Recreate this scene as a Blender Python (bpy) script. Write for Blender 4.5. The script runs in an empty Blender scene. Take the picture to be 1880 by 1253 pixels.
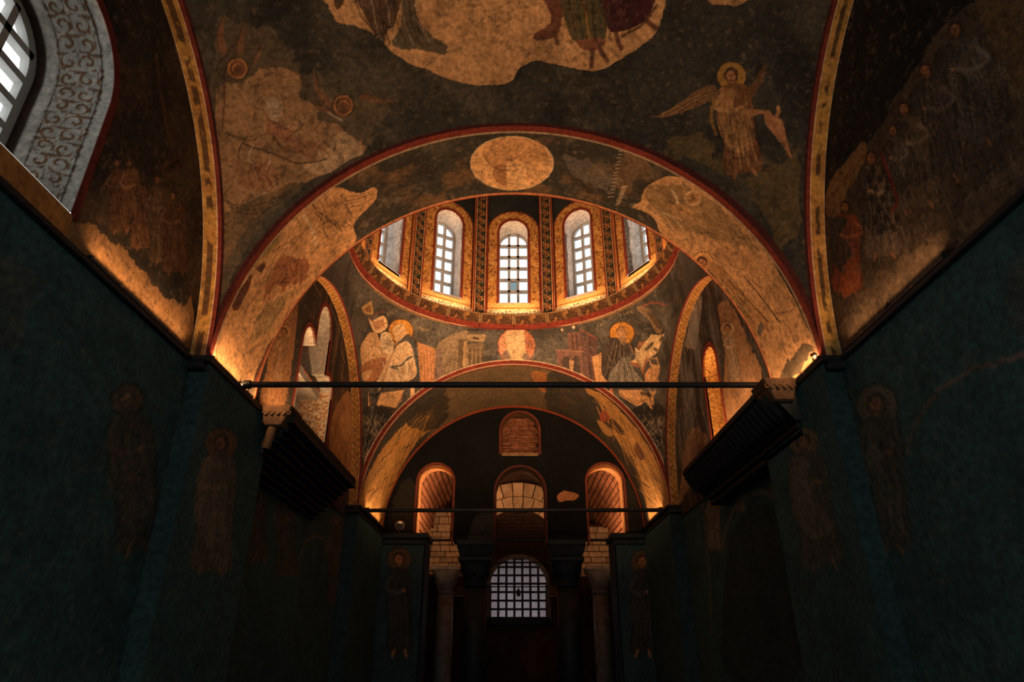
import bpy, math, random
import numpy as np
from mathutils import Vector, Matrix, Euler

# ------------------------------------------------------------------ camera, world, exposure
SC = bpy.context.scene
COL = SC.collection
F, PITCH = 1200.0, math.radians(25.8)
CAMP = np.array([-0.03, 0.0, 1.6])
cam_d = bpy.data.cameras.new('camera'); cam_d.sensor_width = 36.0; cam_d.lens = 36.0*F/1880.0
cam_d.sensor_fit = 'HORIZONTAL'; cam_d.clip_start = 0.02
cam = bpy.data.objects.new('camera', cam_d); COL.objects.link(cam)
cam.location = CAMP; cam.rotation_euler = (math.pi/2+PITCH, 0, 0); SC.camera = cam
SC.view_settings.view_transform = 'Standard'; SC.view_settings.look = 'None'
SC.view_settings.exposure = 0.0; SC.view_settings.gamma = 1.0; SC.view_settings.use_curve_mapping = False
SC.cycles.use_denoising = True
SC.cycles.use_adaptive_sampling = True; SC.cycles.adaptive_threshold = 0.03
SC.cycles.max_bounces = 8; SC.cycles.diffuse_bounces = 3; SC.cycles.transparent_max_bounces = 8
SC.cycles.sample_clamp_indirect = 3.0
wd = bpy.data.worlds.new('overcast_sky'); SC.world = wd; wd.use_nodes = True
wd.node_tree.nodes['Background'].inputs[0].default_value = (0.93, 0.975, 1.0, 1)
wd.node_tree.nodes['Background'].inputs[1].default_value = 2.1
WARM = (1.0, 0.56, 0.28)

PI = math.pi
rnd = random.Random(7)
CT, ST = math.cos(PITCH), math.sin(PITCH)
ZS = 3.73            # springing level of all the vaults
RA = 2.45            # radius of the transverse arches

# ------------------------------------------------------------------ small maths
def lin(c):
    c = np.asarray(c, float)/255.0
    return np.where(c <= .04045, c/12.92, ((c+.055)/1.055)**2.4)
def project(P):
    d = P-CAMP
    dep = d[..., 1]*CT+d[..., 2]*ST
    return 940+F*d[..., 0]/dep, 626.5-F*(d[..., 2]*CT-d[..., 1]*ST)/dep, dep
def on_plane(px, py, axis, val):
    """survey: the point of the photograph's pixel that lies on an axis-aligned plane"""
    r = np.array([(px-940)/F, CT+(626.5-py)/F*(-ST), ST+(626.5-py)/F*CT])
    t = (val-CAMP[axis])/r[axis]
    return CAMP+r*t
def hash3(ix, iy, iz, seed):
    h = (ix*374761393+iy*668265263+iz*2147483647+seed*1274126177) & 0xffffffff
    h = ((h ^ (h >> 13))*1274126177) & 0xffffffff
    h = h ^ (h >> 16)
    return (h & 0xffff)/65535.0
def vnoise(P, sc, seed=0):
    q = P*sc; i = np.floor(q).astype(np.int64); f = q-i; f = f*f*(3-2*f)
    r = 0
    for dx in (0, 1):
        for dy in (0, 1):
            for dz in (0, 1):
                w = (f[..., 0] if dx else 1-f[..., 0])*(f[..., 1] if dy else 1-f[..., 1])*(f[..., 2] if dz else 1-f[..., 2])
                r = r+w*hash3(i[..., 0]+dx, i[..., 1]+dy, i[..., 2]+dz, seed)
    return r
def fbm(P, sc, oct=4, seed=0, gain=.55):
    r = 0; a = 1; s = 0
    for k in range(oct):
        r = r+a*vnoise(P, sc*(2.03**k), seed+k*17); s += a; a *= gain
    return r/s
def smooth(a, b, x):
    t = np.clip((x-a)/(b-a), 0, 1); return t*t*(3-2*t)
def mixc(a, b, t):
    return a*(1-t[..., None])+b*t[..., None]
def catmull(pts, closed, step=6):
    p = np.asarray(pts, float); n = len(p); out = []
    rng = range(n if closed else n-1)
    for i in rng:
        p0, p1, p2, p3 = (p[(i-1) % n], p[i], p[(i+1) % n], p[(i+2) % n]) if closed else (p[max(i-1, 0)], p[i], p[i+1], p[min(i+2, n-1)])
        k = max(2, int(np.hypot(*(p2-p1))/step)+1)
        for t in np.arange(k)/k:
            out.append(.5*((2*p1)+(-p0+p2)*t+(2*p0-5*p1+4*p2-p3)*t*t+(-p0+3*p1-3*p2+p3)*t**3))
    if not closed: out.append(p[-1])
    return np.array(out)
def dens(pts, closed, step=8):
    p = np.asarray(pts, float); out = []; n = len(p)
    for i in range(n if closed else n-1):
        a, b = p[i], p[(i+1) % n]; k = max(1, int(np.hypot(*(b-a))/step))
        for t in np.arange(k)/k: out.append(a+(b-a)*t)
    if not closed: out.append(p[-1])
    return np.array(out)

# ------------------------------------------------------------------ materials
def nodemat(name):
    m = bpy.data.materials.new(name); m.use_nodes = True
    nt = m.node_tree; return m, nt, nt.nodes['Principled BSDF']
def stone(name, c1, c2, scale=6, rough=.8, bump=.15, spec=.3, metal=0, rand=0.0, detail=6):
    m, nt, b = nodemat(name)
    tc = nt.nodes.new('ShaderNodeTexCoord'); nz = nt.nodes.new('ShaderNodeTexNoise')
    nz.inputs['Scale'].default_value = scale; nz.inputs['Detail'].default_value = detail; nz.inputs['Roughness'].default_value = .65
    nt.links.new(tc.outputs['Object'], nz.inputs['Vector'])
    rp = nt.nodes.new('ShaderNodeValToRGB'); rp.color_ramp.elements[0].position = .32; rp.color_ramp.elements[1].position = .7
    rp.color_ramp.elements[0].color = (*lin(c1), 1); rp.color_ramp.elements[1].color = (*lin(c2), 1)
    nt.links.new(nz.outputs['Fac'], rp.inputs['Fac'])
    out = rp.outputs['Color']
    if rand:
        oi = nt.nodes.new('ShaderNodeObjectInfo'); hs = nt.nodes.new('ShaderNodeHueSaturation')
        mr = nt.nodes.new('ShaderNodeMapRange'); mr.inputs[3].default_value = 1-rand; mr.inputs[4].default_value = 1+rand
        nt.links.new(oi.outputs['Random'], mr.inputs[0]); nt.links.new(mr.outputs[0], hs.inputs['Value'])
        nt.links.new(out, hs.inputs['Color']); out = hs.outputs['Color']
    nt.links.new(out, b.inputs['Base Color'])
    b.inputs['Roughness'].default_value = rough; b.inputs['Specular IOR Level'].default_value = spec; b.inputs['Metallic'].default_value = metal
    if bump:
        bp = nt.nodes.new('ShaderNodeBump'); bp.inputs['Strength'].default_value = bump; bp.inputs['Distance'].default_value = .02
        nt.links.new(nz.outputs['Fac'], bp.inputs['Height']); nt.links.new(bp.outputs[0], b.inputs['Normal'])
    return m
def fresco_material():
    m, nt, b = nodemat('fresco')
    at = nt.nodes.new('ShaderNodeAttribute'); at.attribute_name = 'paint'
    tc = nt.nodes.new('ShaderNodeTexCoord')
    n1 = nt.nodes.new('ShaderNodeTexNoise'); n1.inputs['Scale'].default_value = 22; n1.inputs['Detail'].default_value = 8; n1.inputs['Roughness'].default_value = .7
    n2 = nt.nodes.new('ShaderNodeTexNoise'); n2.inputs['Scale'].default_value = 3.1; n2.inputs['Detail'].default_value = 5; n2.inputs['Roughness'].default_value = .6
    for n in (n1, n2): nt.links.new(tc.outputs['Object'], n.inputs['Vector'])
    r1 = nt.nodes.new('ShaderNodeMapRange'); r1.inputs[1].default_value = .3; r1.inputs[2].default_value = .7; r1.inputs[3].default_value = .5; r1.inputs[4].default_value = 1.5
    r2 = nt.nodes.new('ShaderNodeMapRange'); r2.inputs[1].default_value = .3; r2.inputs[2].default_value = .7; r2.inputs[3].default_value = .8; r2.inputs[4].default_value = 1.2
    nt.links.new(n1.outputs['Fac'], r1.inputs[0]); nt.links.new(n2.outputs['Fac'], r2.inputs[0])
    mu = nt.nodes.new('ShaderNodeMath'); mu.operation = 'MULTIPLY'
    nt.links.new(r1.outputs[0], mu.inputs[0]); nt.links.new(r2.outputs[0], mu.inputs[1])
    vm = nt.nodes.new('ShaderNodeVectorMath'); vm.operation = 'SCALE'
    nt.links.new(at.outputs['Color'], vm.inputs[0]); nt.links.new(mu.outputs[0], vm.inputs['Scale'])
    nt.links.new(vm.outputs[0], b.inputs['Base Color'])
    b.inputs['Roughness'].default_value = .88; b.inputs['Specular IOR Level'].default_value = .2
    bp = nt.nodes.new('ShaderNodeBump'); bp.inputs['Strength'].default_value = .22; bp.inputs['Distance'].default_value = .015
    nt.links.new(n1.outputs['Fac'], bp.inputs['Height']); nt.links.new(bp.outputs[0], b.inputs['Normal'])
    return m
M = {}
M['fresco'] = fresco_material()
M['dark_marble'] = stone('dark_marble', (20, 22, 22), (40, 42, 41), 5, .62, .2)
M['black_marble'] = stone('black_marble', (22, 27, 27), (36, 42, 42), 5, .6, .2)
M['grey_marble'] = stone('grey_marble', (92, 86, 78), (140, 130, 118), 5, .6, .25)
M['carved'] = stone('carved_marble', (120, 92, 62), (176, 140, 98), 14, .75, .35)
M['carved_end'] = stone('carved_end', (92, 66, 42), (138, 100, 64), 14, .75, .35)
M['plaster_white'] = stone('white_plaster', (196, 190, 182), (222, 216, 208), 3, .9, .08)
M['old_plaster'] = stone('old_plaster', (128, 118, 104), (160, 148, 132), 4, .9, .1)
M['brick'] = stone('brick', (120, 72, 48), (172, 112, 78), 12, .9, .5, .2, rand=.28)
M['thin_brick'] = stone('thin_brick', (132, 82, 54), (184, 122, 84), 14, .9, .5, .2, rand=.3)
M['ashlar'] = stone('ashlar', (150, 118, 88), (196, 160, 122), 7, .9, .5, .2, rand=.2)
M['mortar'] = stone('mortar', (44, 31, 24), (66, 47, 36), 9, .95, .4, .1)
M['iron'] = stone('iron', (22, 22, 22), (42, 38, 34), 20, .55, .1, .4)
M['frame'] = stone('window_frame', (176, 172, 166), (196, 192, 186), 8, .7, .05)
M['fixture'] = stone('lamp_housing', (20, 20, 20), (34, 32, 30), 10, .45, .02)
M['bronze'] = stone('bronze', (96, 66, 36), (140, 98, 54), 10, .4, .05, .5, .6)
M['ring'] = None
def glass_mat(name, tint, gl=.03):
    m, nt, b = nodemat(name); nt.nodes.remove(b)
    o = nt.nodes['Material Output']; t = nt.nodes.new('ShaderNodeBsdfTransparent'); g = nt.nodes.new('ShaderNodeBsdfGlossy')
    t.inputs[0].default_value = (*tint, 1); g.inputs['Roughness'].default_value = .08
    x = nt.nodes.new('ShaderNodeMixShader'); x.inputs[0].default_value = gl
    nt.links.new(t.outputs[0], x.inputs[1]); nt.links.new(g.outputs[0], x.inputs[2]); nt.links.new(x.outputs[0], o.inputs[0])
    return m
M['glass'] = glass_mat('clear_glass', (.95, .97, .97))
M['glass_dark'] = glass_mat('dirty_glass', (.13, .16, .16))
def emit_mat(name, c, s):
    m, nt, b = nodemat(name); b.inputs['Emission Color'].default_value = (*c, 1); b.inputs['Emission Strength'].default_value = s
    b.inputs['Base Color'].default_value = (.8, .7, .6, 1); return m
M['lamp_on'] = emit_mat('lit_lens', WARM, 6.0)

# ------------------------------------------------------------------ object helpers
def tag(o, label=None, cat=None, group=None, kind=None):
    if label: o['label'] = label
    if cat: o['category'] = cat
    if group: o['group'] = group
    if kind: o['kind'] = kind
    return o
def empty(name, loc=(0, 0, 0), rz=0, parent=None):
    o = bpy.data.objects.new(name, None); COL.objects.link(o); o.location = loc; o.rotation_euler = (0, 0, rz); o.parent = parent
    o.empty_display_size = .1
    return o
def mobj(name, me, mat=None, parent=None):
    o = bpy.data.objects.new(name, me); COL.objects.link(o)
    if mat is not None and not me.materials: me.materials.append(mat)
    o.parent = parent
    return o
class MB:
    def __init__(s): s.v = []; s.f = []
    def add(s, vs, fs):
        b = len(s.v); s.v += [tuple(map(float, p)) for p in vs]; s.f += [tuple(b+i for i in f) for f in fs]; return s
    def box(s, lo, hi):
        (x0, y0, z0), (x1, y1, z1) = lo, hi
        return s.add([(x0, y0, z0), (x1, y0, z0), (x1, y1, z0), (x0, y1, z0), (x0, y0, z1), (x1, y0, z1), (x1, y1, z1), (x0, y1, z1)],
                     [(0, 3, 2, 1), (4, 5, 6, 7), (0, 1, 5, 4), (1, 2, 6, 5), (2, 3, 7, 6), (3, 0, 4, 7)])
    def tube(s, a, b, r0, r1=None, n=12, cap=True):
        a, b = Vector(a), Vector(b); r1 = r0 if r1 is None else r1
        d = (b-a).normalized(); u = d.orthogonal().normalized(); w = d.cross(u)
        vs = []
        for p, r in ((a, r0), (b, r1)):
            for k in range(n): t = 2*PI*k/n; vs.append(p+u*(r*math.cos(t))+w*(r*math.sin(t)))
        fs = [(k, (k+1) % n, n+(k+1) % n, n+k) for k in range(n)]
        if cap: fs += [tuple(range(n))[::-1], tuple(range(n, 2*n))]
        return s.add(vs, fs)
    def lathe(s, prof, c=(0, 0, 0), n=24):
        vs = []; fs = []
        for (r, z) in prof:
            for k in range(n): t = 2*PI*k/n; vs.append((c[0]+r*math.cos(t), c[1]+r*math.sin(t), c[2]+z))
        for i in range(len(prof)-1):
            for k in range(n): fs.append((i*n+k, i*n+(k+1) % n, (i+1)*n+(k+1) % n, (i+1)*n+k))
        fs += [tuple(range(n))[::-1], tuple((len(prof)-1)*n+k for k in range(n))]
        return s.add(vs, fs)
    def hexa(s, b, t):
        return s.add(list(b)+list(t), [(3, 2, 1, 0), (4, 5, 6, 7), (0, 1, 5, 4), (1, 2, 6, 5), (2, 3, 7, 6), (3, 0, 4, 7)])
    def strip(s, A, B, flip=False):
        n = len(A); vs = list(A)+list(B)
        fs = [(k, k+1, n+k+1, n+k) if not flip else (k, n+k, n+k+1, k+1) for k in range(n-1)]
        return s.add(vs, fs)
    def mesh(s, name, smooth=False):
        me = bpy.data.meshes.new(name); me.from_pydata(s.v, [], s.f); me.update()
        if smooth: me.polygons.foreach_set('use_smooth', [True]*len(me.polygons))
        return me
    def build(s, name, mat, parent=None, smooth=False):
        return mobj(name, s.mesh(name, smooth), M[mat] if isinstance(mat, str) else mat, parent)
def bevel(o, w=.01, seg=1):
    m = o.modifiers.new('bevel', 'BEVEL'); m.width = w; m.segments = seg; m.limit_method = 'ANGLE'; return o
def copy_tree(o, parent=None):
    c = o.copy(); COL.objects.link(c); c.parent = parent
    for ch in o.children: copy_tree(ch, c)
    return c

# ------------------------------------------------------------------ painted surfaces: dense grids that carry a colour attribute
DARK = lin((58, 54, 45)); DARK2 = lin((92, 82, 64)); PLAS = lin((214, 172, 124)); PALE = lin((226, 196, 154)); OCH = lin((196, 142, 82))
BROWN = lin((112, 76, 50)); RED = lin((118, 48, 34)); DRED = lin((78, 34, 29)); GREY = lin((112, 106, 96)); BLUEG = lin((74, 80, 80))
GOLD = lin((206, 150, 72)); INK = lin((40, 32, 26)); OLIVE = lin((118, 100, 60)); WHITE = lin((226, 214, 194)); DARKOR = lin((160, 104, 56))
class Surf:
    def __init__(s, P, base=DARK, ok=None):
        s.P = np.asarray(P, float); s.n, s.m = s.P.shape[:2]
        s.px, s.py, s.dep = project(s.P)
        s.col = np.empty(s.P.shape); s.col[:] = base
        s.ok = ok; s.J, s.I = np.meshgrid(np.arange(s.m), np.arange(s.n))
        s.warp = None
    def mottle(s, c2, sc=3, lo=.45, hi=.7, seed=0, a=1, oct=5, stretch=(1, 1, 1)):
        t = smooth(lo, hi, fbm(s.P*np.array(stretch), sc, oct, seed))*a
        s.col = mixc(s.col, np.asarray(c2), t); return s
    def wear(s, amt=.3, seed=0, dark=None, light=None, sc=7):
        """flaking and old dirt: speckled losses with shapes of their own"""
        dark = DARK if dark is None else dark; light = PLAS*.8 if light is None else light
        s.col = s.col*(1+amt*1.6*(fbm(s.P, sc, 5, seed+1, .65)-.5))[..., None]
        s.col = mixc(s.col, dark, smooth(.58, .70, fbm(s.P, sc*2.6, 4, seed+2, .7))*amt*1.3)
        s.col = mixc(s.col, light*.6, smooth(.60, .72, fbm(s.P, sc*3.4, 4, seed+3, .7))*amt*.7)
        cr = np.abs(fbm(s.P, sc*.35, 5, seed+4, .62)-.5); s.col = mixc(s.col, dark*.7, smooth(.006, .001, cr)*amt*1.6)
        return s
    def loc(s, q):
        k = max(1, min(s.n, s.m)//40)
        px, py = s.px[::k, ::k], s.py[::k, ::k]; out = []
        bad = (s.dep[::k, ::k] < .1) if s.ok is None else ~s.ok[::k, ::k]
        for x, y in q:
            d = (px-x)**2+(py-y)**2; d = np.where(bad, 1e12, d)
            i, j = np.unravel_index(np.argmin(d), d.shape); i, j = i*k, j*k
            for _ in range(3):
                i0, i1, j0, j1 = max(i-2*k, 0), min(i+2*k+1, s.n), max(j-2*k, 0), min(j+2*k+1, s.m)
                d = (s.px[i0:i1, j0:j1]-x)**2+(s.py[i0:i1, j0:j1]-y)**2
                a, b = np.unravel_index(np.argmin(d), d.shape)
                if (i0+a, j0+b) == (i, j): break
                i, j = i0+a, j0+b
            ia, ib = max(i-1, 0), min(i+1, s.n-1); ja, jb = max(j-1, 0), min(j+1, s.m-1)
            A = np.array([[(s.px[ib, j]-s.px[ia, j])/(ib-ia), (s.px[i, jb]-s.px[i, ja])/(jb-ja)],
                          [(s.py[ib, j]-s.py[ia, j])/(ib-ia), (s.py[i, jb]-s.py[i, ja])/(jb-ja)]])
            dt = np.linalg.det(A); di = dj = 0
            if abs(dt) > 1e-9:
                di, dj = np.linalg.solve(A, [x-s.px[i, j], y-s.py[i, j]])
                lim = 1.0 if 0 < i < s.n-1 and 0 < j < s.m-1 else 40.0
                di, dj = np.clip(di, -lim, lim), np.clip(dj, -lim, lim)
            out.append((i+di, j+dj))
        return np.array(out)
    def inside(s, q):
        i0, j0 = np.floor(q.min(0)).astype(int)-4; i1, j1 = np.ceil(q.max(0)).astype(int)+5
        i0, j0, i1, j1 = max(i0, 0), max(j0, 0), min(i1, s.n), min(j1, s.m)
        if i1 <= i0 or j1 <= j0: return None
        return (slice(i0, i1), slice(j0, j1))
    def fill(s, pts, col, a=1.0, curve=True, rough=0, seed=3, vary=.12):
        q = s.loc(catmull(pts, True, 10) if curve else dens(pts, True, 14))
        sl = s.inside(q)
        if sl is None: return s
        I, J = s.I[sl].astype(float), s.J[sl].astype(float)
        if rough:
            P = s.P[sl]; g = 6.0
            I = I+(fbm(P, g, 4, seed)-.5)*rough*2; J = J+(fbm(P, g, 4, seed+5)-.5)*rough*2
        ins = np.zeros(I.shape, bool); qi, qj = q[:, 0], q[:, 1]
        for k in range(len(q)):
            a0, b0 = q[k-1]; a1, b1 = q[k]
            if a0 == a1: continue
            c = ((a0 > I) != (a1 > I)) & (J < (b1-b0)*(I-a0)/(a1-a0)+b0)
            ins ^= c
        w = ins*a
        cc = np.asarray(col)*(1+vary*2*(fbm(s.P[sl], 9, 3, seed+9)-.5))[..., None] if vary else np.asarray(col)
        s.col[sl] = s.col[sl]*(1-w[..., None])+cc*w[..., None]
        return s
    def line(s, pts, col, w=2.0, a=1.0, curve=True, closed=False, taper=False):
        p = catmull(pts, closed, 9) if curve and len(pts) > 2 else dens(pts, closed, 12)
        q = s.loc(p)
        fi = np.clip(np.round(q[:, 0]).astype(int), 0, s.n-1); fj = np.clip(np.round(q[:, 1]).astype(int), 0, s.m-1)
        V = s.P[fi, fj]; wm = w*s.dep[fi, fj].mean()/F*.5
        n = len(q)
        for k in range(n if closed else n-1):
            A, B = V[k], V[(k+1) % n]; qa = q[[k, (k+1) % n]]
            i0, j0 = np.floor(qa.min(0)).astype(int); i1, j1 = np.ceil(qa.max(0)).astype(int)
            pad = 7 if w < 8 else int(w)+4
            i0, j0, i1, j1 = max(i0-pad, 0), max(j0-pad, 0), min(i1+pad+1, s.n), min(j1+pad+1, s.m)
            if i1 <= i0 or j1 <= j0: continue
            sl = (slice(i0, i1), slice(j0, j1)); P = s.P[sl]; d = B-A; L = d@d
            if L < 1e-10: continue
            t = np.clip(((P-A)@d)/L, 0, 1); D = np.sqrt((((P-A)-t[..., None]*d)**2).sum(-1))
            ww = wm
            if taper: ww = wm*(1-.75*abs(2*(k/max(n-1, 1))-1))
            cov = np.clip((ww-D)/(.5*wm)+.6, 0, 1)*a
            s.col[sl] = np.maximum(0, s.col[sl]+(np.asarray(col)-s.col[sl])*np.minimum(1, cov)[..., None])
        return s
    def ell(s, cx, cy, rx, ry, col, a=1.0, rot=0, **k):
        t = np.linspace(0, 2*PI, 28, endpoint=False); c, q = math.cos(rot), math.sin(rot)
        return s.fill([(cx+rx*math.cos(u)*c-ry*math.sin(u)*q, cy+rx*math.cos(u)*q+ry*math.sin(u)*c) for u in t], col, a, False, **k)
    def ring(s, cx, cy, rx, ry, col, w=2, a=1.0, rot=0):
        t = np.linspace(0, 2*PI, 24, endpoint=False); c, q = math.cos(rot), math.sin(rot)
        return s.line([(cx+rx*math.cos(u)*c-ry*math.sin(u)*q, cy+rx*math.cos(u)*q+ry*math.sin(u)*c) for u in t], col, w, a, True, True)
    def build(s, name, parent=None, keep=None, flip=False, mat='fresco'):
        n, m = s.n, s.m; me = bpy.data.meshes.new(name)
        idx = np.arange(n*m).reshape(n, m)
        q = np.stack([idx[:-1, :-1], idx[:-1, 1:], idx[1:, 1:], idx[1:, :-1]], -1).reshape(-1, 4)
        if flip: q = q[:, ::-1]
        V = s.P.reshape(-1, 3); Cc = s.col.reshape(-1, 3)
        if keep is not None:
            kk = keep.reshape(-1); q = q[kk[q].all(1)]
            used = np.unique(q); mp = np.zeros(n*m, int); mp[used] = np.arange(len(used)); V, Cc, q = V[used], Cc[used], mp[q]
        me.vertices.add(len(V)); me.vertices.foreach_set('co', V.astype(np.float32).ravel())
        me.loops.add(q.size); me.loops.foreach_set('vertex_index', q.astype(np.int32).ravel())
        me.polygons.add(len(q)); me.polygons.foreach_set('loop_start', np.arange(0, q.size, 4, dtype=np.int32))
        me.update(calc_edges=True)
        me.polygons.foreach_set('use_smooth', np.ones(len(q), bool))
        ca = me.color_attributes.new('paint', 'FLOAT_COLOR', 'POINT')
        ca.data.foreach_set('color', np.concatenate([np.clip(Cc, 0, 1), np.ones((len(V), 1))], 1).astype(np.float32).ravel())
        return mobj(name, me, M[mat], parent)

# generic fresco figures (plain stand-ins: robes, haloes, folds)
SKIN = lin((168, 112, 70)); HAIR = lin((76, 50, 34))
def figure(S, head, foot, w=1.0, robe=BROWN, mant=None, halo=GOLD, seed=1, lit=None, dark=INK, arm=1, a=1.0, hr=None):
    r = random.Random(seed); hx, hy = head; d = np.array(foot, float)-np.array(head, float); L = np.hypot(*d)
    e = d/L; n = np.array([-e[1], e[0]])
    def p(al, b): return tuple(np.array(head)+e*al*L+n*b*L*w)
    lit = robe*1.7+.02 if lit is None else lit
    hr = L*.085 if hr is None else hr
    if halo is not None:
        S.ell(hx, hy, hr*1.5, hr*1.5, halo, a); S.ring(hx, hy, hr*1.5, hr*1.5, dark, max(1.2, hr*.12), .7*a)
    S.fill([p(.08, -.05), p(.13, -.13), p(.3, -.16), p(.6, -.15), p(.97, -.17), p(1.0, 0), p(.97, .17), p(.62, .14), p(.33, .17), p(.13, .12), p(.08, .05)], robe, a, seed=seed)
    if mant is not None:
        S.fill([p(.1, .1), p(.22, .16), p(.55, .17), p(.78, .05), p(.72, -.12), p(.5, -.05), p(.3, .02), p(.16, -.02)], mant, a, seed=seed+2)
    for k in range(9):
        b0 = -.12+.24*k/8; b1 = b0*1.25+r.uniform(-.03, .03)
        S.line([p(r.uniform(.18, .4), b0*.8), p(.6, b0+r.uniform(-.03, .03)), p(r.uniform(.85, .97), b1)], lit if k % 2 else dark, max(1.2, L*.012), .55*a)
    S.line([p(.13, -.13), p(.3, -.16), p(.6, -.15), p(.97, -.17)], dark, max(1.2, L*.012), .7*a)
    S.line([p(.13, .12), p(.33, .17), p(.62, .14), p(.97, .17)], dark, max(1.2, L*.012), .7*a)
    if arm:
        S.line([p(.17, .1*arm), p(.3, .17*arm), p(.36, .04*arm), p(.33, -.04*arm)], lit, L*.04, .8*a)
        S.ell(*p(.33, -.06*arm), L*.02, L*.02, SKIN, a)
    th = math.atan2(-e[0], e[1]); q = lambda u, v: tuple(np.array(head)+e*v*hr+n*u*hr)
    S.ell(*q(0, -.12), hr*.74, hr*.82, HAIR, a, rot=th); S.ell(*q(.06, .1), hr*.5, hr*.68, SKIN*1.15, a, rot=th)
    if hr >= 8:
        S.line([q(-.3, -.08), q(.36, -.08)], HAIR, max(1.2, hr*.13), .7*a, False); S.line([q(.06, -.05), q(.1, .3)], HAIR, max(1, hr*.1), .6*a, False)
        S.line([q(-.16, .48), q(.28, .48)], HAIR*.8, max(1.2, hr*.16), .8*a, False); S.line([q(-.4, .2), q(-.25, .65), q(.1, .84), q(.4, .6), q(.5, .2)], HAIR, max(1.2, hr*.16), .55*a)
    S.line([p(.97, -.08), p(1.03, -.1)], SKIN, L*.03, a); S.line([p(.97, .07), p(1.03, .09)], SKIN, L*.03, a)
def drape(S, poly, ang, n, cols, lw=(1.2, 3.0), ln=(14, 42), a=.6, seed=1, bend=.3):
    """brush work: curved strokes strewn inside a patch of the painting"""
    r = random.Random(seed); p = np.array(poly, float); lo, hi = p.min(0), p.max(0); k = t = 0
    while k < n and t < n*8:
        t += 1; x, y = r.uniform(lo[0], hi[0]), r.uniform(lo[1], hi[1]); c = False
        for i in range(len(p)):
            (x0, y0), (x1, y1) = p[i-1], p[i]
            if (y0 > y) != (y1 > y) and x < (x1-x0)*(y-y0)/(y1-y0)+x0: c = not c
        if not c: continue
        k += 1; g = ang+r.gauss(0, .22); L = r.uniform(*ln)/2; b = r.uniform(-bend, bend)*L
        ux, uy = math.cos(g), math.sin(g)
        S.line([(x-ux*L, y-uy*L), (x-uy*b, y+ux*b), (x+ux*L, y+uy*L)], cols[r.randrange(len(cols))], r.uniform(*lw), a*r.uniform(.6, 1), taper=True)
def scroll_pattern(u, v, cell):
    """vine scroll: spirals of alternating hand in a running lattice"""
    iu, iv = np.floor(u/cell), np.floor(v/cell)
    x, y = u/cell-iu-.5, v/cell-iv-.5; r = np.hypot(x, y); th = np.arctan2(y, x)
    hand = np.where((iu+iv) % 2 == 0, 1.0, -1.0)
    s = np.cos(th*hand-r*13.0+iu*1.7+iv*2.3)
    leaf = np.cos(3*th*hand+r*9)
    t = np.where(r < .46, smooth(.35, .6, s), smooth(.1, .5, leaf)*.9)
    return t
def writing(S, x, y, w, h, rows, col, seed, slope=0.0, wd=1.4):
    """rows of small worn letter strokes, too faded to read"""
    r = random.Random(seed)
    for k in range(rows):
        yy = y+h*(k+.5)/rows; xx = x
        while xx < x+w:
            hh = h/rows*.6; q = yy+slope*(xx-x)
            S.line([(xx, q-hh/2), (xx+r.uniform(-1, 1), q+hh/2)], col, wd, .7)
            if r.random() < .5: S.line([(xx, q), (xx+3, q-hh/2*r.choice((-1, 1)))], col, wd, .6)
            xx += r.uniform(3.5, 5.5)
# ------------------------------------------------------------------ the near bay: sail vault
def struct(o, label, cat): return tag(o, label, cat, kind='structure')
def lerp(a, b, n): return np.linspace(a, b, n)

BL, BR = 2.30, 2.60        # rise of the left and right wall arches of the near bay
def sail_vault():
    w = np.concatenate([lerp(-PI/2, .02, 26), lerp(.04, PI/2, 330)]); th = lerp(-PI/2, PI/2, 640)
    W, T = np.meshgrid(w, th, indexing='ij')
    x = RA*np.sin(T); y = 2.6+2.14*np.sin(W)
    z = ZS+np.sqrt(np.maximum(10.581-x**2-(y-2.6)**2, 1e-4))
    z += (np.where(x < 0, BL, BR)-2.1397)*np.sqrt(np.maximum(0, 1-((y-2.6)/2.14)**2))*(np.abs(x)/RA)**2     # side arches rise a little higher
    S = Surf(np.stack([x, y, z], -1), DARK)
    S.mottle(DARK2, 1.6, .42, .72, 1, .75).mottle(lin((40, 38, 33)), 2.6, .5, .66, 9, .8)
    paint_sail(S); S.wear(.34, 401)
    # red border along the transverse arch and the wall ribs
    d = 4.74-S.P[..., 1]; t = smooth(.075, .06, d*1.0+.0*x)
    rr = np.hypot(S.P[..., 0], S.P[..., 2]-ZS)
    t = smooth(.028, .022, d)
    S.col = mixc(S.col, DRED, t)
    e = smooth(.022, .014, RA-np.abs(x)); S.col = mixc(S.col, DRED*.8, e)
    o = S.build('ceiling', None, flip=True)
    return struct(o, 'dark frescoed sail vault over the near bay with bare plaster patch', 'ceiling')

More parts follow.
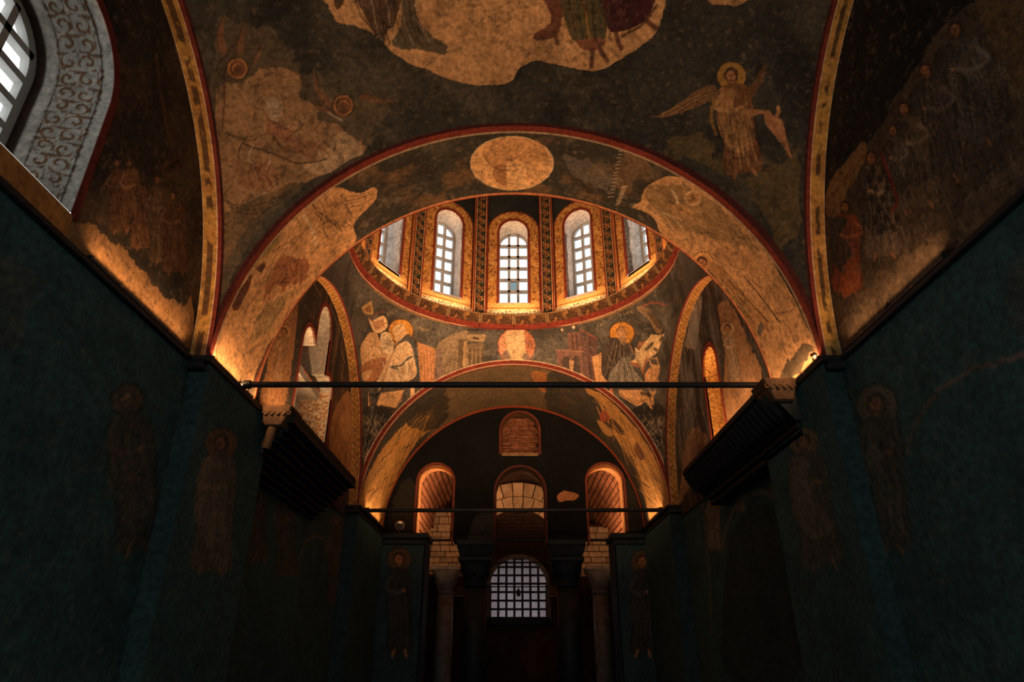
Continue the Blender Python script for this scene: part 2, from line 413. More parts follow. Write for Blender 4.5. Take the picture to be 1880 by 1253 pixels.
def paint_sail(S):
    # earth tones of the left scene
    S.fill([(392, 60), (430, 40), (500, 60), (560, 110), (640, 170), (700, 190), (690, 240), (660, 280), (560, 340), (470, 420), (400, 560), (385, 480), (388, 250)], lin((104, 86, 62)), .75, rough=16, seed=4)
    S.fill([(400, 170), (440, 150), (470, 130), (505, 126), (548, 138), (552, 168), (575, 190), (600, 222), (640, 248), (664, 276), (590, 320), (520, 345), (450, 375), (405, 385), (395, 300)], lin((168, 126, 84)), .92, rough=8, seed=5)
    S.fill([(625, 243), (668, 278), (640, 295), (592, 322), (556, 304), (590, 290)], PLAS*.8, 1, rough=3)
    S.fill([(395, 400), (450, 385), (500, 350), (540, 335), (470, 400), (420, 470), (398, 520)], lin((128, 98, 64)), .8, rough=9, seed=8)
    for k in range(16):                      # worn drapery and rock contours
        r = random.Random(50+k); x, y = r.uniform(410, 590), r.uniform(150, 350)
        if x > 480 and y > 300: continue
        S.line([(x, y), (x+r.uniform(-25, 30), y+r.uniform(10, 30)), (x+r.uniform(-30, 40), y+r.uniform(25, 55))], [BROWN*.7, INK, PALE*.8, DARKOR][k % 4], r.uniform(1.2, 3), .6)
    S.line([(412, 128), (412, 180), (408, 240)], DRED, 4, .5)
    S.fill([(488, 190), (500, 178), (518, 186), (516, 215), (498, 228)], PALE*.75, .5)
    S.fill([(490, 215), (540, 240), (535, 262), (488, 245)], lin((150, 96, 66)), .8, False)
    S.line([(490, 218), (540, 243), (560, 225)], INK, 2, .6); S.line([(520, 262), (556, 228)], INK, 2, .6)
    S.fill([(525, 250), (590, 262), (578, 288), (520, 278)], lin((140, 92, 62)), .7, False)
    S.line([(448, 265), (500, 282), (550, 300), (600, 292)], INK, 3.2, .7); S.line([(415, 245), (455, 258), (470, 256)], INK, 2.5, .7)
    for k in range(3): S.line([(415+k*8, 372+k*8), (470, 378+k*7), (528, 352+k*6)], INK, 2.5, .6)
    S.ell(472, 325, 34, 26, lin((150, 100, 66)), .7, rough=4); S.ell(458, 318, 12, 16, lin((176, 128, 84)), .6); S.ell(498, 318, 18, 14, lin((170, 120, 78)), .6)
    for q in (462, 480, 497): S.line([(q, 300), (q-6, 325), (q+4, 345)], BROWN*.6, 1.8, .7)
    sc = [(395, 90), (520, 120), (560, 180), (650, 270), (560, 330), (470, 400), (400, 480)]
    drape(S, sc, .9, 70, [BROWN*.55, INK, lin((186, 140, 92)), DARKOR*.8, lin((92, 60, 40))], (1.2, 3.2), (14, 46), .65, 301, .5)
    drape(S, sc, -.5, 40, [BROWN*.6, INK, lin((176, 124, 78))], (1.2, 2.6), (12, 34), .55, 302, .5)
    drape(S, [(390, 380), (480, 370), (540, 340), (450, 440), (400, 560)], -.35, 22, [INK, BROWN*.6, OLIVE], (1.4, 3), (20, 60), .6, 303, .4)
    # two small winged heads
    for hx, hy, wings in ((436, 126, [[(410, 30), (398, 60), (402, 95), (418, 100), (412, 70)], [(446, 50), (436, 75), (434, 98), (446, 100), (450, 72)], [(482, 80), (470, 100), (462, 122), (474, 110), (480, 95)]]),
                          (630, 194, [[(578, 132), (588, 165), (612, 192), (600, 196), (580, 170)], [(655, 178), (672, 172), (700, 182), (732, 186), (690, 190), (665, 186)], [(570, 190), (600, 198), (616, 210), (600, 208)]])):
        for w in wings:
            S.fill(w, lin((134, 92, 60)), .85, rough=2); S.line([w[0], w[1], w[2]], INK, 1.8, .6)
        S.ell(hx, hy, 20, 20, lin((176, 118, 68)), .95); S.ring(hx, hy, 20, 20, INK, 2, .8); S.ring(hx, hy, 12, 13, DRED, 2.5, .8)
        S.ell(hx+1, hy+2, 8, 9, lin((120, 78, 52)), 1)
    S.line([(418, 100), (404, 112), (398, 128), (410, 142)], INK, 3, .6)
    S.line([(600, 205), (628, 222), (618, 214)], PALE*.7, 3, .6)
    # big lost patch of bare plaster in the crown
    S.fill([(560, -60), (600, 5), (622, 40), (655, 46), (690, 66), (730, 104), (780, 128), (850, 152), (905, 157), (940, 148), (960, 122), (985, 112), (1025, 117), (1085, 131), (1130, 114), (1185, 76), (1212, 44), (1222, 4), (1228, -60)], lin((206, 152, 98)), 1, rough=3, seed=12)
    S.mottle(DARK, 30, .62, .8, 33, .12)
    drape(S, [(640, 20), (760, 110), (900, 150), (1000, 100), (1200, 60), (1200, 0), (620, 0)], .2, 30, [lin((176, 124, 78)), lin((216, 164, 110))], (2, 5), (20, 50), .3, 304)
    S.fill([(1290, -40), (1300, 4), (1330, 12), (1362, 8), (1392, -40)], lin((196, 144, 92)), 1, rough=3)
    # remains of robed figures left on it
    S.fill([(612, -30), (614, 10), (626, 14), (640, -30)], BROWN*.5, .9)
    S.fill([(650, -30), (664, 20), (690, 66), (706, 82), (712, 58), (728, 40), (735, -30)], lin((84, 62, 46)), .95, rough=3)
    S.fill([(720, 80), (738, 90), (772, 92), (815, 102), (818, 86), (790, 62), (768, 30), (752, -30), (730, -30), (742, 20), (730, 60)], lin((92, 80, 58)), .95, rough=4)
    for k in range(7): S.line([(680+k*14, -10), (690+k*13, 40), (700+k*15, 78+k % 3*5)], INK if k % 2 else PALE*.5, 2.2, .6)
    S.line([(652, 0), (664, 30), (690, 62), (704, 84)], INK, 2.5, .8)
    S.fill([(985, -40), (1012, 28), (1005, 46), (982, 60), (982, 72), (1018, 68), (1030, 40), (1028, -40)], lin((112, 62, 44)), .95, rough=2)
    S.fill([(1026, -40), (1044, 60), (1066, 78), (1104, 74), (1114, 60), (1104, -40)], lin((92, 78, 46)), 1)
    S.fill([(1106, -40), (1116, 50), (1140, 58), (1186, 36), (1206, -10), (1206, -40)], lin((72, 34, 36)), 1)
    S.fill([(1060, 74), (1066, 88), (1088, 94), (1108, 84), (1110, 70)], lin((132, 82, 56)), 1)
    for k in range(5): S.line([(1040+k*15, -20), (1050+k*13, 30), (1058+k*12, 72)], [INK, lin((40, 62, 46)), GOLD*.6][k % 3], 3, .8)
    for q in ([(1088, 92), (1086, 122)], [(1102, 90), (1114, 112)], [(1130, 62), (1140, 90)], [(1188, 38), (1206, 52)], [(1020, 60), (1024, 80)]): S.line(q, lin((96, 58, 42)), 8, .9, False)
    S.line([(1142, 66), (1180, 44), (1206, 10)], BROWN*.6, 5, .8)
    # right scene: rocky ground, a winged robed figure and a small pale one
    S.fill([(1215, 290), (1250, 250), (1300, 240), (1350, 330), (1420, 300), (1462, 280), (1466, 420), (1440, 470), (1380, 360), (1300, 300)], lin((98, 80, 48)), .8, rough=18, seed=15)
    S.mottle(lin((70, 62, 42)), 5, .55, .75, 21, .35)
    S.fill([(1312, 158), (1290, 160), (1258, 180), (1215, 208), (1190, 214), (1230, 212), (1268, 200), (1300, 188), (1320, 182)], lin((138, 98, 62)), .85, rough=3)
    for k in range(5): S.line([(1306-k*4, 164+k*5), (1262, 186+k*3), (1214+k*9, 210)], INK if k % 2 else GOLD*.7, 1.6, .6)
    figure(S, (1343, 140), (1366, 318), 1.15, lin((128, 84, 50)), lin((168, 118, 70)), GOLD*.62, 61, lit=lin((196, 146, 92)), hr=18)
    S.fill([(1360, 175), (1384, 150), (1396, 128), (1408, 118), (1404, 136), (1392, 165), (1372, 186)], lin((112, 74, 46)), .9)
    S.fill([(1335, 195), (1352, 205), (1384, 200), (1402, 206), (1380, 214), (1352, 222)], lin((160, 112, 70)), .9)
    S.line([(1378, 205), (1404, 206)], SKIN, 6, 1, False)
    S.fill([(1403, 208), (1412, 202), (1420, 214), (1436, 222), (1446, 262), (1454, 292), (1440, 272), (1420, 246), (1406, 228)], lin((190, 128, 82)), 1)
    S.line([(1424, 218), (1430, 205), (1428, 197)], lin((190, 128, 82)), 6, 1); S.line([(1418, 222), (1430, 250), (1446, 280)], BROWN, 1.5, .6)
    S.line([(1310, 182), (1306, 215), (1314, 246)], GOLD*.6, 5, .7)
    drape(S, [(1325, 175), (1375, 180), (1392, 310), (1335, 312)], 1.4, 34, [INK, GOLD*.7, lin((188, 138, 88)), BROWN*.7], (1.2, 2.6), (16, 44), .6, 305, .25)
    drape(S, [(1230, 280), (1300, 260), (1440, 300), (1460, 440), (1330, 330)], .5, 40, [INK, OLIVE*.8, lin((128, 100, 58)), BROWN*.6], (1.4, 3.4), (14, 40), .5, 306, .5)
    drape(S, [(400, 10), (600, 30), (760, 150), (900, 200), (900, 225), (740, 250), (600, 200), (480, 120)], .3, 40, [lin((84, 76, 58)), INK, lin((70, 62, 46))], (1.4, 3.4), (14, 40), .4, 307, .5)
    drape(S, [(970, 140), (1200, 110), (1300, 60), (1480, 60), (1480, 250), (1300, 220), (1100, 230)], .2, 50, [lin((88, 78, 54)), INK, lin((70, 62, 46))], (1.4, 3.4), (14, 40), .4, 308, .5)
    drape(S, [(655, 0), (700, 75), (810, 98), (750, 0)], 1.1, 26, [INK, lin((128, 96, 66)), lin((60, 50, 40))], (1.4, 3), (14, 40), .7, 309, .3)
    drape(S, [(1000, 0), (1040, 60), (1110, 75), (1190, 30), (1200, 0)], 1.3, 36, [INK, lin((128, 84, 56)), lin((56, 66, 44)), DRED], (1.4, 3), (14, 40), .6, 310, .3)

# ------------------------------------------------------------------ transverse arches
def arch_soffit(name, y0, y1, nd, nt, paint, label, r1=RA):
    d = lerp(0, 1, nd); th = lerp(-.02, PI+.02, nt); D, T = np.meshgrid(d, th, indexing='ij')
    R = RA+(r1-RA)*D
    P = np.stack([-R*np.cos(T), y0+(y1-y0)*D, ZS+R*np.sin(T)], -1)
    S = Surf(P, DARK); S.D, S.T = D*(y1-y0), T
    paint(S)
    return struct(S.build(name, None, flip=True), label, 'arch')
def paint_arch1(S):
    S.mottle(lin((104, 92, 72)), 2.2, .45, .72, 31, .7).mottle(lin((134, 118, 94)), 9, .6, .78, 33, .5).mottle(lin((36, 34, 30)), 4, .52, .7, 37, .6)
    L = lin((212, 158, 104))
    S.fill([(370, 690), (392, 600), (430, 520), (480, 440), (540, 378), (572, 354), (620, 346), (655, 354), (688, 344), (690, 364), (660, 398), (648, 420), (655, 440), (600, 500), (540, 570), (490, 640), (455, 720), (430, 760), (380, 740)], L, 1, rough=4, seed=40)
    S.fill([(1162, 382), (1175, 372), (1190, 345), (1220, 325), (1262, 330), (1330, 380), (1400, 455), (1455, 545), (1500, 640), (1520, 700), (1440, 760), (1398, 655), (1350, 570), (1290, 500), (1245, 462), (1215, 430), (1200, 400)], lin((196, 148, 98)), 1, rough=4, seed=41)
    S.mottle(lin((150, 110, 70)), 3.5, .5, .68, 43, .35)
    # left: worn drapery remains
    S.fill([(560, 362), (600, 370), (640, 372), (648, 400), (612, 425), (585, 440), (560, 400)], lin((190, 142, 92)), .8, rough=4)
    for k in range(9): S.line([(565+k*4, 362+k*7), (580+k*5, 392+k*2), (566+k*9, 418+k)], BROWN, 2, .6)
    for k in range(4): S.line([(632, 362+k*7), (662, 358+k*6), (686, 350+k*4)], BROWN*.8, 1.8, .7)
    S.fill([(498, 512), (508, 490), (518, 474), (534, 466), (542, 476), (556, 470), (568, 488), (562, 512), (548, 522), (530, 520), (520, 532), (506, 522), (488, 546), (478, 560), (490, 530)], lin((150, 88, 56)), .8, rough=11)
    for k in range(5): S.line([(508+k*12, 484), (518+k*9, 505), (500+k*13, 524)], DRED, 2.2, .6)
    S.fill([(430, 535), (450, 520), (462, 503), (458, 528), (446, 548), (436, 570), (424, 568)], DRED*1.1, .95, rough=3); S.line([(424, 560), (432, 580), (444, 560)], GOLD, 3, .8)
    S.fill([(462, 450), (500, 420), (512, 440), (490, 470), (460, 498), (445, 505), (448, 475)], lin((136, 116, 62)), .8, rough=6)
    S.fill([(470, 492), (484, 482), (488, 490), (478, 500)], DRED, .9)
    S.line([(484, 440), (500, 425), (516, 416), (502, 446), (495, 430)], INK, 3, .7); S.line([(500, 462), (540, 438), (572, 414)], BROWN*.6, 2.2, .7)
    S.fill([(488, 560), (520, 540), (540, 530), (520, 565), (492, 608), (462, 630), (470, 596)], lin((150, 128, 82)), .6, rough=5)
    for q in ([(486, 566), (470, 590), (460, 620), (452, 636)], [(470, 614), (490, 612), (484, 635)], [(500, 556), (486, 580), (476, 610)], [(540, 520), (516, 548), (500, 580)]): S.line(q, BROWN*.6, 2, .7)
    S.line([(660, 452), (600, 508), (548, 566), (500, 630), (470, 700)], lin((150, 66, 40)), 9, .75)
    S.line([(558, 395), (572, 420), (580, 450)], PALE, 7, .5)
    LF = [(392, 650), (430, 530), (490, 440), (560, 370), (660, 350), (650, 400), (640, 440), (560, 540), (500, 620), (450, 700)]
    drape(S, LF, -.95, 110, [BROWN*.8, lin((226, 178, 122)), lin((150, 92, 54)), lin((176, 120, 70)), OLIVE], (1.2, 3.4), (14, 46), .5, 311, .35)
    drape(S, [(560, 365), (640, 360), (648, 405), (600, 440), (570, 420)], .9, 40, [BROWN*.7, lin((232, 184, 128)), INK], (1.2, 2.6), (16, 44), .6, 312, .3)
    drape(S, [(500, 480), (560, 470), (560, 520), (500, 530)], -.6, 30, [DRED, lin((92, 50, 34)), lin((186, 122, 76))], (1.4, 3), (10, 28), .75, 313, .4)
    drape(S, [(440, 540), (500, 440), (520, 430), (500, 500), (450, 580)], -1.0, 30, [OLIVE*.8, lin((92, 78, 44)), INK, lin((190, 150, 92))], (1.4, 3.2), (14, 40), .6, 314, .3)
    drape(S, [(470, 620), (540, 530), (520, 570), (480, 650)], -1.0, 26, [lin((120, 100, 64)), BROWN*.7, lin((206, 168, 112))], (1.2, 2.6), (14, 36), .6, 315, .3)
    # right: a haloed robed figure with a staff, worn group above it
    S.fill([(1190, 352), (1250, 335), (1300, 362), (1360, 420), (1390, 455), (1340, 448), (1290, 430), (1240, 418), (1210, 395)], lin((140, 112, 74)), .85, rough=9, seed=44)
    S.ell(1272, 364, 14, 13, lin((190, 140, 90)), .9); S.ring(1272, 364, 14, 13, PALE, 2, .8); S.ell(1270, 364, 7, 8, BROWN, .6)
    S.line([(1234, 350), (1244, 370), (1236, 382)], PALE, 6, .6); S.fill([(1232, 378), (1256, 378), (1272, 392), (1262, 408), (1236, 398)], lin((186, 140, 92)), .8, rough=2)
    for k in range(7): S.line([(1180+k*6, 378+k*2), (1200+k*10, 392+k*3), (1212+k*12, 410+k*6)], BROWN if k % 2 else PALE, 2, .5)
    figure(S, (1290, 482), (1396, 612), .85, lin((176, 128, 78)), lin((150, 112, 70)), lin((206, 150, 90)), 71, lit=lin((216, 170, 116)), hr=13)
    drape(S, [(1200, 350), (1260, 335), (1340, 390), (1420, 480), (1480, 600), (1460, 680), (1380, 600), (1300, 490), (1220, 420)], .95, 100, [BROWN*.8, lin((214, 166, 112)), lin((150, 104, 64)), lin((120, 92, 58))], (1.2, 3.2), (14, 44), .45, 316, .35)
    drape(S, [(1200, 350), (1260, 340), (1380, 440), (1280, 425)], .7, 44, [BROWN*.6, lin((208, 160, 108)), INK], (1.2, 2.8), (12, 34), .6, 317, .5)
    drape(S, [(1300, 500), (1345, 520), (1400, 600), (1370, 600)], .9, 34, [BROWN*.6, lin((222, 174, 118)), INK], (1.2, 2.4), (16, 44), .6, 318, .2)
    S.fill([(1300, 495), (1325, 530), (1316, 534), (1300, 512)], BLUEG, .8); S.fill([(1396, 590), (1402, 600), (1396, 618), (1390, 610)], BLUEG, .8)
    S.line([(1366, 506), (1400, 550), (1433, 594)], INK, 3.4, .85); S.line([(1420, 578), (1450, 572), (1458, 566)], BROWN, 2, .6); S.line([(1364, 470), (1370, 505), (1400, 530)], BROWN, 1.8, .6)
    S.fill([(1430, 690), (1455, 655), (1486, 632), (1494, 644), (1470, 672), (1440, 712)], lin((70, 62, 46)), .9, rough=9)
    S.fill([(385, 668), (398, 640), (430, 668), (455, 712), (430, 735)], lin((128, 110, 66)), .5, rough=14)
    # crown medallion and worn letters
    S.ell(940, 300, 76, 49, lin((222, 170, 112)), 1); S.ring(940, 300, 76, 49, PALE, 2, .7)
    S.fill([(884, 278), (905, 258), (945, 252), (990, 262), (1005, 288), (975, 305), (940, 292), (915, 312)], lin((202, 148, 94)), .9)
    for k in range(9): S.line([(938, 296), (905+k*10, 262+abs(k-4)*3)], BROWN, 1.6, .5, False)
    S.fill([(904, 318), (915, 302), (930, 304), (932, 340), (915, 338)], lin((168, 118, 74)), .9); S.ell(958, 318, 16, 18, lin((190, 140, 92)), .7)
    S.fill([(930, 300), (966, 302), (968, 342), (930, 344)], lin((228, 178, 120)), .95, False); S.line([(886, 282), (905, 306), (936, 314)], BROWN, 2.4, .8)
    S.wear(.36, 411); writing(S, 874, 312, 14, 8, 1, INK, 5); writing(S, 990, 312, 12, 8, 1, INK, 6)
    r = random.Random(9)
    for x0, y0, x1, y1 in ((1140, 278, 1122, 362), (1147, 342, 1134, 376)):
        for k in range(14):
            t = k/13; x, y = x0+(x1-x0)*t, y0+(y1-y0)*t; S.line([(x-4, y+r.uniform(-1, 1)), (x+4, y-1)], PALE, 1.5, .6, False)
    S.fill([(1040, 290), (1090, 300), (1140, 330), (1118, 350), (1060, 330)], lin((128, 118, 104)), .35, rough=20, seed=45)
    S.col = mixc(S.col, RED, smooth(.078, .07, S.D)); S.col = mixc(S.col, PALE*.6, smooth(.012, .007, abs(S.D-.086)))
    e = S.D.max()-S.D; S.col = mixc(S.col, lin((200, 128, 82)), smooth(.05, .04, e)); S.col = mixc(S.col, RED, smooth(.018, .010, e))
def paint_arch2(S):
    S.mottle(lin((84, 72, 50)), 2, .45, .7, 51, .6)
    S.fill([(770, 780), (815, 725), (830, 690), (945, 668), (1010, 680), (1002, 690), (1000, 720), (1000, 760), (945, 760), (860, 775), (815, 800)], lin((104, 86, 60)), 1, rough=3)
    S.fill([(655, 945), (668, 890), (700, 830), (748, 775), (790, 752), (800, 775), (760, 820), (728, 880), (712, 960), (690, 990)], lin((176, 128, 66)), 1, rough=7, seed=52)
    S.fill([(745, 770), (790, 730), (820, 728), (820, 770), (790, 790), (770, 790)], lin((52, 46, 36)), .9, rough=7)
    r = random.Random(3)
    for k in range(46):
        x = r.uniform(672, 790); y = 930-(x-672)*1.45+r.uniform(-12, 45)
        S.line([(x-6, y+r.uniform(14, 26)), (x, y), (x+r.uniform(5, 14), y-r.uniform(14, 26))], [GOLD, BROWN*.6, INK, lin((196, 146, 80))][k % 4], r.uniform(1.5, 3.5), .6)
    S.fill([(1075, 715), (1098, 740), (1128, 800), (1160, 850), (1180, 900), (1200, 970), (1230, 950), (1222, 890), (1190, 820), (1140, 755), (1100, 722)], lin((182, 132, 72)), 1, rough=5, seed=53)
    for k in range(46):
        x = r.uniform(1095, 1215); y = 735+(x-1095)*1.55+r.uniform(-25, 40)
        S.line([(x-8, y-r.uniform(14, 26)), (x, y), (x+r.uniform(5, 12), y+r.uniform(14, 28))], [GOLD, BROWN*.6, INK, lin((200, 150, 86)), OLIVE][k % 5], r.uniform(1.5, 3.5), .6)
    S.ell(1110, 765, 9, 11, lin((160, 76, 48)), 1); S.fill([(1096, 772), (1112, 780), (1126, 800), (1110, 798)], lin((190, 140, 78)), .9)
    S.fill([(1122, 768), (1146, 792), (1142, 800), (1120, 784)], INK, .9); S.fill([(1168, 812), (1184, 838), (1176, 846), (1164, 826)], DRED, .8); S.fill([(1158, 835), (1178, 885), (1172, 895), (1156, 856)], INK, .7)
    S.fill([(975, 682), (1002, 686), (1000, 722), (978, 700)], lin((170, 106, 54)), .8, rough=4)
    drape(S, [(668, 920), (700, 830), (750, 785), (778, 762), (786, 775), (740, 850), (700, 950)], -.95, 90, [GOLD*1.1, INK, lin((214, 160, 90)), BROWN*.5, lin((190, 120, 60))], (1.4, 3.6), (18, 50), .85, 341, .2)
    drape(S, [(1090, 730), (1140, 770), (1200, 850), (1222, 940), (1190, 930), (1140, 820)], 1.0, 90, [GOLD*1.1, INK, lin((214, 160, 90)), BROWN*.5, OLIVE], (1.4, 3.6), (18, 50), .85, 342, .2)
    S.wear(.3, 421); S.col = mixc(S.col, RED, smooth(.10, .09, S.D)); S.col = mixc(S.col, PALE*.8, smooth(.02, .012, abs(S.D-.03)))
    e = S.D.max()-S.D; S.col = mixc(S.col, lin((168, 78, 46)), smooth(.15, .135, e))

# ------------------------------------------------------------------ ribs along the side walls
def rib(name, sgn, yc, hy, hz, p0, p1, nt, kind, label):
    X = lerp(RA-.005, 2.63, 26); ps = lerp(p0, p1, nt); A, B = np.meshgrid(X, ps, indexing='ij')
    P = np.stack([sgn*A, yc+hy*np.cos(B), ZS+hz*np.sin(B)], -1)
    S = Surf(P, GOLD*.85); w = (A-RA)/.18; s = B*hz
    S.mottle(lin((170, 112, 56)), 7, .45, .7, 61, .7)
    if kind == 'plain':
        S.col = mixc(S.col, INK*1.2, smooth(.12, .08, abs(w-.5))*smooth(.45, .55, fbm(P, 9, 3, 5))*.85)
    elif kind == 'dashes':
        S.col = mixc(S.col, BROWN*.5, smooth(.16, .12, abs(w-.5))*smooth(.36, .46, fbm(P, 11, 3, 6))*.9)
    else:
        zz = np.abs(((s/.11) % 1)-.5)*2
        S.col = mixc(S.col, lin((70, 84, 52)), smooth(.1, .02, abs(w-(.3+.4*zz)))*.85)
        S.col = mixc(S.col, lin((150, 56, 34)), smooth(.35, .5, np.sin(s*57)*np.sin(w*19))*.7)
        S.col = mixc(S.col, INK, (np.sin(s*150) > .2)*smooth(.04, .02, np.minimum(abs(w-.24), abs(w-.76)))*.9)
    S.wear(.3, 431, sc=12)
    ed = .17 if kind != 'zigzag' else .17
    S.col = mixc(S.col, RED, smooth(ed, ed-.03, w)); S.col = mixc(S.col, RED, smooth(1-ed, 1-ed+.03, w))
    S.col = mixc(S.col, PALE, smooth(.03, .015, np.minimum(abs(w-ed-.01), abs(w-1+ed+.01)))*.7)
    return struct(S.build(name, None, flip=sgn > 0), label, 'arch band')

# ------------------------------------------------------------------ openings
def outline(c, half, z0, zs, n=28, rise=None):
    rise = half if rise is None else rise
    pts = [(c-half, z0), (c-half, (z0+zs)/2)]
    pts += [(c-half*math.cos(t), zs+rise*math.sin(t)) for t in np.linspace(0, PI, n)]
    return pts+[(c+half, (z0+zs)/2), (c+half, z0)]
def in_arch(A, Z, c, half, z0, zs, rise=None):
    rise = half if rise is None else rise
    u = np.clip(1-((A-c)/half)**2, 0, None)
    return (np.abs(A-c) < half) & (Z > z0) & (Z < zs+rise*np.sqrt(u))
def border(to3, pin, pout, proud, col, parent, name='border', back=.02):
    mb = MB(); a = [to3(x, z, -proud) for x, z in pin]; b = [to3(x, z, -proud) for x, z in pout]
    mb.strip(a, b); mb.strip([to3(x, z, back) for x, z in pin], a); mb.strip(b, [to3(x, z, back) for x, z in pout])
    me = mb.mesh(name); ca = me.color_attributes.new('paint', 'FLOAT_COLOR', 'POINT')
    ca.data.foreach_set('color', list((*col, 1))*len(me.vertices))
    return mobj(name, me, M['fresco'], parent)
def reveal(to3, pin, pback, depth, nd, parent, paint, name='reveal', sub=3, keep_s=None):
    a = dens([(x*100, z*100) for x, z in pin], False, 100/sub/10)/100 if sub else np.array(pin)
    k = len(a); t = np.linspace(0, 1, len(pback)); pb = np.array(pback)
    # resample the back outline at the same arc fractions
    def cum(p): d = np.r_[0, np.cumsum(np.hypot(*np.diff(p, axis=0).T))]; return d/d[-1], d[-1]
    fa, La = cum(a); fb, Lb = cum(pb); B = np.stack([np.interp(fa, fb, pb[:, 0]), np.interp(fa, fb, pb[:, 1])], -1)
    d = np.linspace(0, 1, nd); P = np.zeros((nd, k, 3))
    for i, q in enumerate(d):
        for j in range(k):
            x, z = a[j]*(1-q)+B[j]*q; P[i, j] = to3(x, z, depth*q)
    S = Surf(P, PALE); S.s = np.broadcast_to(fa*La, (nd, k)); S.d = np.broadcast_to((d*depth)[:, None], (nd, k))
    paint(S); return S.build(name, parent)
def window(name, to3, c, half, z0, zs, cols, rows, bar, parent_label, darkp=(), rise=None, depth=.05, fw=None, fmat='frame', gmat='glass', root=None, panes=True):
    rise = half if rise is None else rise; fw = bar if fw is None else fw
    r = root if root is not None else empty(name)
    top = lambda a: zs+rise*math.sqrt(max(0, 1-((a-c)/half)**2))
    po = outline(c, half, z0, zs, rise=rise); pi_ = outline(c, half-fw, z0+fw, zs, rise=rise-fw)
    f = MB()
    for d0, d1 in ((0, depth),):
        A = [to3(x, z, d0) for x, z in po]+[to3(*po[0], d0)]; B = [to3(x, z, d0) for x, z in pi_]+[to3(*pi_[0], d0)]
        C = [to3(x, z, d1) for x, z in pi_]+[to3(*pi_[0], d1)]
        f.strip(A, B); f.strip(B, C)
    fr = f.build('frame', fmat, r)
    ai = half-fw; W = 2*ai; H = zs+rise-fw-(z0+fw); cw, rh = W/cols, H/rows
    for k in range(1, cols):
        a = c-ai+cw*k; MB_ = MB(); q = [to3(a-bar/2, z0+fw, 0), to3(a+bar/2, z0+fw, 0), to3(a+bar/2, z0+fw, depth), to3(a-bar/2, z0+fw, depth)]
        tz = top(a)-fw*.6; w = [to3(a-bar/2, tz, 0), to3(a+bar/2, tz, 0), to3(a+bar/2, tz, depth), to3(a-bar/2, tz, depth)]
        MB_.hexa(q, w).build('mullion', fmat, fr)
    for k in range(1, rows):
        z = z0+fw+rh*k; hw = ai if z <= zs else half*math.sqrt(max(0, 1-((z-zs)/rise)**2))-fw*.5
        if hw < .03: continue
        q = [to3(c-hw, z-bar/2, 0), to3(c+hw, z-bar/2, 0), to3(c+hw, z-bar/2, depth), to3(c-hw, z-bar/2, depth)]
        w = [to3(c-hw, z+bar/2, 0), to3(c+hw, z+bar/2, 0), to3(c+hw, z+bar/2, depth), to3(c-hw, z+bar/2, depth)]
        MB().hexa(q, w).build('glazing_bar', fmat, fr)
    if not panes:
        g = MB(); pp = [to3(x, z, depth*.6) for x, z in po]; g.add(pp, [tuple(range(len(pp)))]).build('pane', gmat, r); return r
    for i in range(cols):
        for j in range(rows):
            a0, a1 = c-ai+cw*i, c-ai+cw*(i+1); b0, b1 = z0+fw+rh*j, z0+fw+rh*(j+1)
            tp = [(a, min(b1, top(a)-fw*.3)) for a in np.linspace(a0, a1, 7)]; tp = [p for p in tp if p[1] > b0+.01]
            if len(tp) < 2: continue
            pl = [(tp[0][0], b0)]+tp+[(tp[-1][0], b0)]
            p1 = [to3(x, z, depth*.6) for x, z in pl]; n = len(p1)
            MB().add(p1, [tuple(range(n))]).build('pane', 'glass_dark' if (i, j) in darkp else gmat, r)
    return r
def plane_surf(to3, a0, a1, z0, z1, na, nz, base):
    A, Z = np.meshgrid(lerp(a0, a1, na), lerp(z0, z1, nz)); P = np.zeros((nz, na, 3))
    x, y, z = to3(A, Z, 0); P[..., 0] = x; P[..., 1] = y; P[..., 2] = z
    S = Surf(P, base); S.A, S.Z = A, Z; return S
def scrolls(S, c1, c2, cell, a=.85):
    t = scroll_pattern(S.s, S.d+.02, cell); S.col[:] = c1; S.mottle(c1*.8, 5, .4, .7, 3, .6); S.col = mixc(S.col, c2, t*a)

L_ = lambda X: (lambda a, z, d: (-X-d+0*a, a, z)); R_ = lambda X: (lambda a, z, d: (X+d+0*a, a, z)); FAR = lambda Y: (lambda a, z, d: (a, Y+d+0*a, z))
# ------------------------------------------------------------------ build: floor, near bay
fl = MB().box((-4.5, -3.2, -.12), (4.5, 18.2, 0)).build('floor', 'dark_marble'); struct(fl, 'dark stone floor lost in shadow', 'floor')
sail_vault()
arch_soffit('ceiling_arch', 4.735, 5.78, 110, 900, paint_arch1, 'near transverse arch with a medallion at its crown', RA)
arch_soffit('ceiling_arch', 10.38, 12.62, 130, 560, paint_arch2, 'far transverse arch with bare crown before the dark end wall', RA)
rib('trim_1', -1, 2.6, 2.138, BL, 0, PI, 520, 'dashes', 'gold and red painted band left of the near vault')
rib('trim_2', 1, 2.6, 2.138, BR, 0, PI, 520, 'plain', 'orange and red painted band right of the near vault')
rib('trim_3', -1, 8.08, 2.3, 2.45, 0, PI, 520, 'zigzag', 'patterned gold band left of the dome bay')
rib('trim_4', 1, 8.08, 2.3, 2.45, 0, PI, 520, 'zigzag', 'patterned gold band right of the dome bay')

